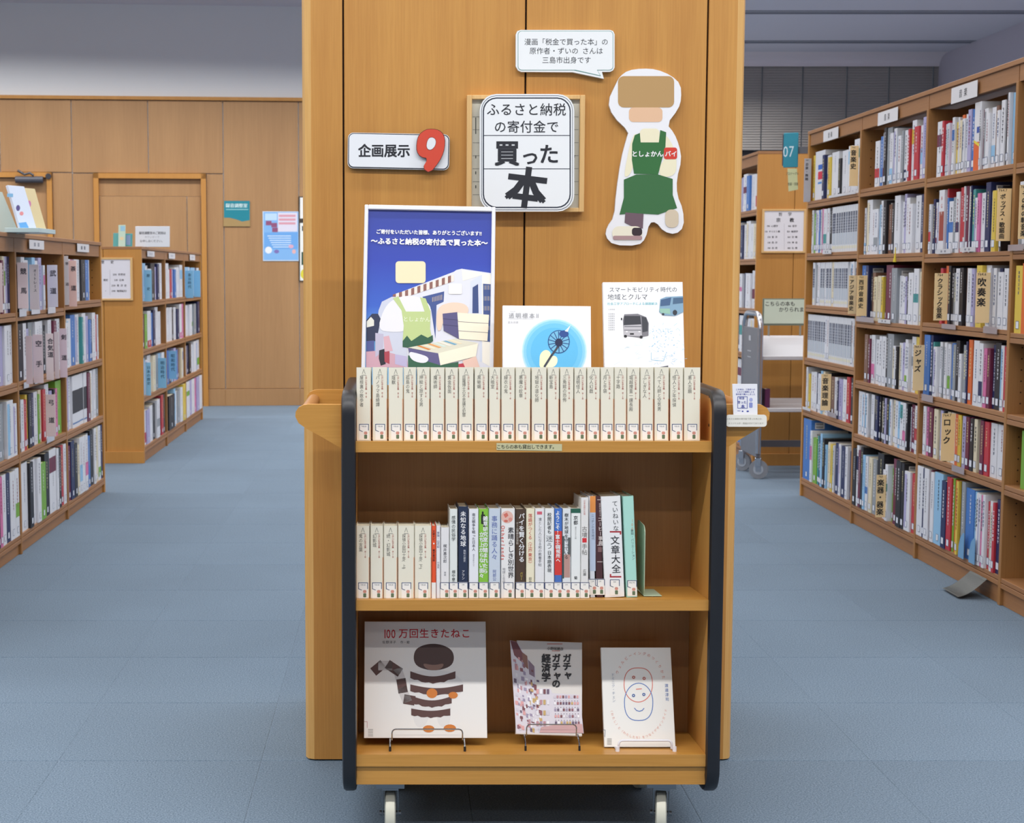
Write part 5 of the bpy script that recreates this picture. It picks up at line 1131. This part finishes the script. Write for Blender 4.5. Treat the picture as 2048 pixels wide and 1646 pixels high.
for (x0, x1, y0, y1, tx, lab, num, sz) in (
 (1698.5, 1716, 291.5, 372, '音楽史', 'tan marker for music history on the top shelf', '762', 12), (1696, 1711.5, 551, 628, 'アジア音楽史', 'narrow tan marker for Asian music history, left of the paired two', '762', 9.5), (1712.5, 1733, 551, 632, '西洋音楽史', 'tan marker for western music history, right of the paired two', '762', 10.5),
 (1825, 1847, 690, 781, 'ジャズ', 'tan marker for jazz on the fourth shelf', '764.7', 14), (1641, 1661, 748, 821, '音楽理論', 'tan marker for music theory at the far bay', '761', 13), (1751, 1772, 950, 1034.5, '楽器・器楽', 'tan marker for instruments on the bottom shelf', '763', 14),
 (1992, 2020, 377, 482, 'ポップス・歌謡曲', 'tan marker for pop songs on the second shelf', '764.7', 11.5), (2036, 2064, 370, 478, 'その他の軽音楽', 'tan marker for light music cut by the right frame edge', '764.7', 13), (1867, 1894, 546.5, 641, 'クラシック音楽', 'tan marker for classical music, slightly tilted, on the third shelf', '764', 12),
 (1950, 1978, 545, 646, '吹奏楽', 'tan marker for wind band music on the third shelf', '764.6', 18), (1881, 1908, 827, 922, 'ロック', 'tan marker for rock on the fifth shelf', '764.7', 16)):
    marker(x0, x1, y0, y1, tx, tan, lab, RX, 1, rn, tsz=sz, num=num)
marker(1607, 1621, 317, 404, '音楽・舞踊', '#b5b4bc', 'grey marker plate at the far end of the top shelf', 2.16, 1, rn, tsz=6.5, num='760')
ln = 'left bookcase'; pk = '#ead8dc'
for (x0, x1, y0, y1, tx, lab, col, sz) in (
 (-10, 6, 526, 625, None, 'pale pink marker cut by the left frame edge', pk, 0), (36, 57, 525, 617, '競馬', 'pink marker for horse racing on the top shelf', pk, 13), (60, 79, 529, 619, 'オートレース', 'pink marker with small vertical lettering beside the horse racing one', '#e8dde2', 7), (95.5, 116, 530, 614, '武道', 'pale marker for martial arts on the top shelf', '#e4e0ea', 13),
 (129.5, 138, 512, 610, '華道', 'narrow grey marker at the start of the last bay', '#d3ced2', 7), (138.5, 154, 521, 613, '茶道', 'salmon pink marker for tea ceremony on the top shelf', '#f0cdc8', 11), (53, 66, 672, 768, None, 'narrow pink marker left of the karate one', '#e2cdd4', 0), (67, 87, 669, 766, '空手', 'pink marker for karate on the second shelf', pk, 13), (93, 108, 667, 760, '合気道', 'pink marker for aikido on the second shelf', '#eddddd', 12),
 (109.5, 119, 664, 757, None, 'thin pink marker between aikido and kendo', '#e4d5d9', 0), (120, 135, 657, 755, '剣道', 'pink marker for kendo on the second shelf', '#e6d3de', 11), (92.5, 112, 789, 873, '弓道', 'pink marker for archery on the third shelf', '#eed5d9', 12)):
    marker(x0, x1, y0, y1, tx, col, lab, -1.575, -1, ln, tcol='#4a4650', tsz=sz or None)
bl_ = '#86bfe2'
for (x0, x1, y0, y1, tx, lab, sz) in ((289, 304, 540, 603, '歴史', 'blue marker with two characters at the near top corner', 7), (371, 387, 541, 596, '東京時代', 'blue marker with vertical lettering in the last bay', 7), (388, 401, 541, 594, None, 'plain blue marker at the end of the top shelf', 6), (292, 302, 725, 791, '日本の歴史', 'narrow blue marker at the near end of the third shelf', 7), (316.5, 333, 716, 776, '明治時代', 'wide blue marker on the third shelf', 8), (338, 353, 702, 758, '昭和時代', 'blue marker in the middle bay of the third shelf', 8)):
    marker(x0, x1, y0, y1, tx, bl_, lab, -1.575, -1, 'rear left bookcase', tcol='#24506e', tsz=sz)

# ---- things on and around the bookcases
# aisle number sign 07
p = PY(1566, 335, 8.1); T = Matrix.Translation((p.x, 8.1, p.z)) @ Matrix.Rotation(math.radians(-22), 4, 'Z'); pr = Print(T)
sg_ = empty('aisle_sign', 'teal aisle sign with white digits at the end of the right bookcase', 'sign', mat=T); a = pr.m(1564, 266); b = pr.m(1595, 335)
MB().box(0, b[0]-0, 0, .02, 0, a[1], M('#2d8aa0', .4), bev=.002).build('board', sg_); MB().box(-.006, -.0005, .002, .03, .01, a[1]-.01, M('#4a4c56', .5)).build('edge_strip', sg_)
pr.text('07', 1577.5, 302, 31, '#cfe3ec', .0, sx=.68); pr.build('digits', sg_); MB().box(b[0]*.5, b[0]+.05, .022, .03, a[1]*.4, a[1]*.6, M('#6a6c74', .4)).build('bracket', sg_)
p = PY(1577, 382, 8.08); T = Matrix.Translation((p.x, 8.08, p.z)) @ Matrix.Rotation(math.radians(-15), 4, 'Z'); pr = Print(T)
tg = MB(); q = [pr.m(*v) for v in ((1575, 337), (1594, 337), (1596, 379), (1577, 383))]; tg.prism(q, 0, .001, M('#cfd3a4', .6)); ob = tg.build('hanging_tag', mat=T); tag(ob, 'pale yellow paper tag hanging below the teal aisle sign', 'tag'); pr.text('721〜76', 1585, 347, 7, '#5a5e4c', .01); pr.text('音楽・芸能', 1586, 368, 6.5, '#4a4e40', .02, sx=.65); p = pr.build('print', ob); p.matrix_basis = Matrix.Identity(4)
# subject board on the wooden end panel
Yp = PH[0]-.013
p = PY(1523, 506, Yp-.012); T = Matrix.Translation((p.x, Yp-.012, p.z)); pr = Print(T); a = pr.m(1524, 418); b = pr.m(1611, 506)
sb = empty('subject_board', 'white subject board with pale wood frame on the bookcase end', 'sign', mat=T)
W_, H_ = b[0], a[1]
for x0, x1, z0, z1 in ((0, .014, 0, H_), (W_-.014, W_, 0, H_), (.014, W_-.014, 0, .012), (.014, W_-.014, H_-.012, H_)): MB().box(x0, x1, 0, .012, z0, z1, lw, bev=.001).build('frame_rail', sb)
MB().box(.014, W_-.014, .004, .011, .012, H_-.012, M('#dfdde3', .5)).build('panel', sb)
pr.y = .0035; pr.text('哲', 1561, 428.5, 8, INK, .02); pr.text('学', 1580, 428.5, 8, INK, .02); pr.text('宗', 1557, 440, 9, INK, .02); pr.text('教', 1584, 440, 9, INK, .03)
for k, (s1, s2) in enumerate([('190 心理学', '100 哲学'), ('110 キリスト教', '150 倫理学'), ('120 東 洋', '160 宗 教'), ('130 西 洋', '170 神 道'), ('140 自 然', '180 仏 教')]): pr.text(s1, 1545, 452+11*k, 4.6, '#33333c', .03); pr.text(s2, 1585, 452+11*k, 4.6, '#33333c', .03)
pr.rect(1568.5, 447, 1568.9, 500, '#a9a7ad'); pr.build('print', sb)
p = PY(208, 601, L2[0]-.025); T = Matrix.Translation((p.x-.12, L2[0]-.025, p.z)); pr = Print(T); a = pr.m(206, 515); b = pr.m(266, 602)
sb = empty('subject_board', 'white board with framed edge on the end of the rear left bookcase', 'sign', mat=T); W_, H_ = b[0], a[1]
for x0, x1, z0, z1 in ((0, .014, 0, H_), (W_-.014, W_, 0, H_), (.014, W_-.014, 0, .012), (.014, W_-.014, H_-.012, H_)): MB().box(x0, x1, 0, .012, z0, z1, lw, bev=.001).build('frame_rail', sb)
MB().box(.014, W_-.014, .004, .011, .012, H_-.012, M('#dcdbe4', .5)).build('panel', sb)
pr.y = .0035; pr.text('歴', 205, 524, 7, INK, .02); pr.text('史', 224, 524, 7, INK, .03)
for k, (s1, s2) in enumerate([('', '200 世界史'), ('通史', '210 日本'), ('', '220 東 洋 史'), ('・', '290 地理紀行')]): pr.text(s2, 238, 549+11*k, 5, '#33333c', .03); pr.text(s1, 211, 549+11*k, 5, '#33333c', .03) if s1 else None
pr.rect(219.5, 540, 220, 590, '#a9a7ad'); pr.build('print', sb)
# sign on the rear left bookcase
zt_ = 1.3635
def topitem(name, label, cat, px, Y, th, m, draw, lean=.12):
    x0, y0, x1, y1 = px; p = PY(x0, y1, Y); T = Matrix.Translation((p.x, Y, zt_)) @ Matrix.Rotation(-lean, 4, 'X'); pr = Print(T); b = pr.m(x1, y0)
    o = MB(); o.box(0, b[0], 0, th, 0, b[1], m, bev=.001); ob = o.build(name, mat=T); tag(ob, label, cat); draw(pr); q = pr.build('print', ob)
    if q: q.matrix_basis = Matrix.Identity(4)
    return ob
topitem('notice_card', 'white notice card with black lines standing on the rear left bookcase', 'sign', (270.5, 452.5, 339.5, 499), 9.6, .004, M('#cfd4dc', .4), lambda pr: (pr.text('録音調整室のご利用は', 305, 466, 6.3, '#3a3c46', .04, sx=.85), pr.text('カウンターで', 304, 474, 5, '#8a8c96', 0), pr.text('お申し出ください。', 304, 482, 5.4, '#5a5c66', .02)))
topitem('leaflet', 'teal leaflet leaning left on the rear left bookcase', 'leaflet', (226, 466, 240, 496), 9.62, .003, M('#4f9fa0', .4), lambda pr: None, .2)
topitem('leaflet', 'tall pale green leaflet on the rear left bookcase', 'leaflet', (236.5, 450, 251, 496), 9.59, .003, M('#b5cfc0', .4), lambda pr: (pr.rect(241, 452, 250, 462, '#8fbfd8'), pr.rect(240, 474, 247, 480, '#d9c9a0')), .15)
topitem('leaflet', 'small teal and blue leaflet beside the pale green one', 'leaflet', (250, 467, 265, 496), 9.63, .003, M('#3f9a9e', .4), lambda pr: pr.rect(252, 470, 261, 490, '#7f9ac4'), .2)
# display easel with two books at the left edge (seen obliquely)
YD = 6.3; bx0 = PX(35, 470, -1.66)
de = empty('display_easel', 'pale acrylic easel on the left bookcase at the frame edge', 'book stand', (-1.9, 6.05, zt_))
ac = M('#bfe0dc', .15, alpha=.85); lt = M('#b9cfd2', .3)
def slab(mb, px, th, m, Y0):
    pass
# easel: side plate parallel to the picture + foot tray
T = Matrix.Translation((0, 6.35, 0)); pr = Print(T)
loc = Matrix.Translation(-Vector((-1.9, 6.05, zt_)))
mb = MB(); mb.prism([pr.m(*v) for v in ((-40, 380), (4, 384), (38, 468), (-40, 468))], 6.35, 6.353, M('#c3d6d2', .3)); o = mb.build('back_plate', de); o.matrix_basis = loc
mb = MB(); q = [pr.m(*v) for v in ((28, 469), (95, 467), (95, 476), (28, 477))]; zz = zt_
mb.box(q[0][0], q[1][0], 6.2, 6.5, zz, zz+.018, lt, bev=.001); o = mb.build('foot_tray', de); o.matrix_basis = loc
def lean_book(label, pts, Y, depth, cov, marks):
    """book leaning to the left whose cover faces the aisle; pts= photo outline of the cover: TL TR BR BL"""
    # cover plane leans: bottom edge further right. build as a thin sheared slab between Y and Y+depth
    T = Matrix.Translation((0, Y, 0)); pr = Print(T); q = [pr.m(*v) for v in pts]
    o3 = Vector((q[3][0], Y, max(q[3][1], zt_+.018))); wv = Vector((q[2][0]-q[3][0], depth, 0)); hv = Vector((q[0][0]-q[3][0], 0, q[0][1]-q[3][1]))
    wl_ = wv.length; wv = wv.normalized(); h_ = hv.length; M4 = Tplane(o3, wv, hv); yv = Vector((M4[0][1], M4[1][1], M4[2][1]))
    hv2 = Vector((M4[0][2], M4[1][2], M4[2][2])); ob = MB(); ob.box(0, wl_, 0, .012, 0, h_, cov, bev=.001)
    o = ob.build('display_book', mat=M4); tag(o, label, 'book'); P = Print(M4); marks(P); p = P.build('cover_print', o)
    if p: p.matrix_basis = Matrix.Identity(4)
lean_book('white and blue book leaning on the easel at the left edge', [(8, 380), (31, 383), (62, 464), (41, 466)], 6.24, .10, M('#ccd8ec', .4), lambda P: (P.rect(14, 387, 26, 394, '#6fa8d0'), P.poly([(37, 446), (52, 444), (61, 462), (43, 464)], '#59a3e2'), P.ell(36, 416, 4, 6, '#4a3f80'), P.ell(43, 427, 4, 4, '#d98a90')))
lean_book('yellow and grey book leaning right of the white and blue one', [(32, 382), (53, 387), (82, 466), (62, 465)], 6.36, .10, M('#d3c394', .4), lambda P: (P.poly([(38, 388), (42, 392), (56, 424), (52, 422)], '#77808f'), P.ell(58, 408, 4, 7, '#c272a4')))

# ------------------------------------------------------------------ grey metal book truck behind
tx0 = 2.09; ty0, ty1 = 8.68, 9.08
tr_ = empty('metal_book_truck', 'grey metal book truck with white sloping shelves beside the wooden bookcase end', 'cart', (tx0, ty0, 0))
gm = M('#77787f', .4, .3); wm_ = M('#c9cad0', .35); tubm = M('#b9bbc2', .22, .9)
zt2_ = PY(1511, 657, ty0).z; zb2_ = PY(1511, 915, ty0).z
for x in (0, .8): MB().box(x, x+.02, 0, ty1-ty0, zb2_, zt2_, gm, bev=.002).build('side_panel', tr_)
mb = MB(); r = .016; pts = []; zh = PY(1500, 627, ty0+.1).z
for x in (.01, .81):
    mb = MB(); pts = [(x, .0, .15), (x, .0, zt2_), (x, 0, zh-.09)]+[(x, .09-.09*math.cos(a), zh-.09+.09*math.sin(a)) for a in [math.pi/2*k/5 for k in range(1, 6)]]
    pts += [(x, ty1-ty0-.09+.09*math.sin(a), zh-.09+.09*math.cos(a)) for a in [math.pi/2*k/5 for k in range(6)]]+[(x, ty1-ty0, .15)]
    mb.tube(pts, r, tubm, 12); mb.build('frame_tube', tr_, True)
z1b, z1f = PY(1550, 671, ty1-.05).z, PY(1550, 716, ty0+.01).z; z2b, z2f = PY(1550, 796, ty1-.05).z, PY(1550, 820, ty0+.01).z
for zb3, zf3 in ((z1b, z1f), (z2b, z2f)):
    mb = MB(); y0, y1 = .01, .35
    mb.add([(.02, y0, zf3), (.8, y0, zf3), (.8, y1, zb3), (.02, y1, zb3), (.02, y0, zf3-.003), (.8, y0, zf3-.003), (.8, y1, zb3-.003), (.02, y1, zb3-.003)], [(0, 1, 2, 3), (4, 7, 6, 5), (0, 4, 5, 1), (3, 2, 6, 7)], wm_)
    mb.box(.02, .8, y0-.006, y0+.002, zf3-.012, zf3+.012, wm_, bev=.003); mb.build('shelf', tr_)
MB().box(.02, .8, .36, .38, zb2_+.02, zb2_+.06, gm).build('lower_rail', tr_)
pr = Print(Matrix.Translation((tx0-.0005, ty1, 0)) @ Matrix.Rotation(-math.pi/2, 4, 'Z'), pix=False)
pr.rect(.16, .80, .21, .83, '#b9bac2'); pr.rect(.13, .735, .22, .742, '#b9bac2'); pr.rect(.13, .70, .22, .706, '#b9bac2')
o = pr.build('sticker', tr_); o.matrix_basis = Matrix.Translation(-Vector((tx0, ty0, 0))) @ Matrix.Translation((tx0-.0008, ty1, 0)) @ Matrix.Rotation(-math.pi/2, 4, 'Z')
for x in (.01, .81):
    for y in (.02, ty1-ty0-.02):
        e = bpy.data.objects.new('caster', None); COL.objects.link(e); e.parent = tr_; e.location = (x+(.01 if y < .1 else .0), y, 0)
        mb = MB(); T = Matrix.Rotation(math.radians(70 if y < .1 else 50), 4, 'Z')
        mb.cyl((0, 0, .055), (1, 0, 0), .055, .022, M('#8c8f96', .35, .2), 20, T); mb.cyl((0, 0, .055), (1, 0, 0), .03, .026, M('#c9cbd0', .25, .6), 16, T); mb.build('wheel', e)
        mb = MB(); mb.box(-.02, .02, -.015, .02, .07, .125, tubm, T, bev=.003); mb.box(-.018, -.013, -.015, .015, .045, .1, tubm, T); mb.box(.013, .018, -.015, .015, .045, .1, tubm, T); mb.tube([(0, 0, .12), (0, 0, .16)], .01, tubm, 8, T); mb.build('fork', e)
# borrowing sign above it
Ys_ = ty1-.06; p = PY(1525, 651, Ys_); T = Matrix.Translation((p.x, Ys_, p.z)); pr = Print(T); a = pr.m(1525, 597); b = pr.m(1613, 651)
ss = empty('sign_stand', 'pale green sign on two thin posts above the metal book truck', 'sign', mat=T)
MB().box(0, b[0], .003, .012, 0, a[1], M('#6f7a6c', .5), bev=.001).build('backing', ss); MB().box(.008, b[0]-.004, 0, .003, .012, a[1]-.006, M('#c3cfbf', .5)).build('face_plate', ss)
pr.text('こちらの本も', 1560, 607.5, 10.2, INK, .01); pr.text('かりられます', 1586, 620, 10.2, INK, .01) if False else pr.text('かりられます', 1588, 619, 10.4, INK, .01, gap=.98)
pr.build('lettering', ss)
for px in (1538, 1601):
    q = pr.m(px, 660); mb = MB(); mb.box(q[0]-.005, q[0]+.005, .004, .012, z1b-p.z, .01, M('#8d8a80', .4)); mb.build('post', ss)
mb = MB(); cc = dict(w=.03, h=.10, d=.1, c='m'); bookmesh(mb, .03, .11, .09, M('#5d2a55', .4)); ob = mb.build('book', mat=Matrix.Translation((PY(1515, 810, 8.75).x+.03, 8.70, z2f+.012))); tag(ob, 'dark purple book standing on the metal truck shelf', 'book')

# curved plastic flap and blue bookend at the bottom right bay
fl_ = MB(); pts = []; P0 = PX(1947, 1155, 2.16); n = 8
A = PX(1941, 1141, 2.168); B = PX(1962, 1160, 2.168)
for i in range(n+1):
    t = i/n; x = 2.168-.105*t; z = A.z-.055*math.sin(t*math.pi/2)-.012*t; pts.append((x, z))
vs = []
for (x, z) in pts: vs += [(x, A.y, z), (x, A.y-.16, z-.0)]
fl_.add(vs, [(2*i, 2*i+1, 2*i+3, 2*i+2) for i in range(n)]+[(2*i+2, 2*i+3, 2*i+1, 2*i) for i in range(n)], M('#7f827f', .3, .1)); ob = fl_.build('plastic_flap', right, True); ob.matrix_basis = Matrix.Translation(-right.location)
be_m = M('#6f9fc8', .35)
for i, (px0, px1, yt_, ybm) in enumerate(((1918, 1929, 1091, 1133), (1939, 1951, 1094, 1140))):
    Y0 = PX(px0, ybm, 2.17).y; Y1 = PX(px1, ybm, 2.17).y; zb_ = .1075; zt3 = zb_+.10; n = 6
    q = [(0, 0)]+[(L_*1, z) for L_, z in [(abs(Y0-Y1), 0)]]+[(abs(Y0-Y1)*math.cos(a)*0+abs(Y0-Y1)*1, .02+.08*k/5) for k, a in enumerate([0]*6)]+[(abs(Y0-Y1)*(.8-.8*math.sin(math.pi/2*k/4)) , .10-.0*k) for k in range(1)]+[(abs(Y0-Y1)*.35, .08), (abs(Y0-Y1)*.08, .045)]
    T = Tplane(Vector((2.164, max(Y0, Y1), .106)), (0, -1, 0), (0, 0, 1)); mb = MB(); mb.prism(q, 0, .0015, be_m); ob = mb.build('bookend', mat=T); tag(ob, ['blue curved bookend blade left on the bottom right shelf', 'blue curved bookend blade beside the magazine stack'][i], 'bookend', 'blue bookends')

# yellow tassel hanging from the second shelf
p = PX(1791, 500, 2.165); mb = MB(); mb.tube([(p.x, p.y, p.z+.012), (p.x-.001, p.y, p.z-.02), (p.x-.002, p.y, p.z-.052)], [.002, .003, .008], M('#d9c23a', .7), 8); ob = mb.build('bookmark_tassel', smooth=True); tag(ob, 'yellow tassel hanging from the second shelf of the right bookcase', 'tassel')
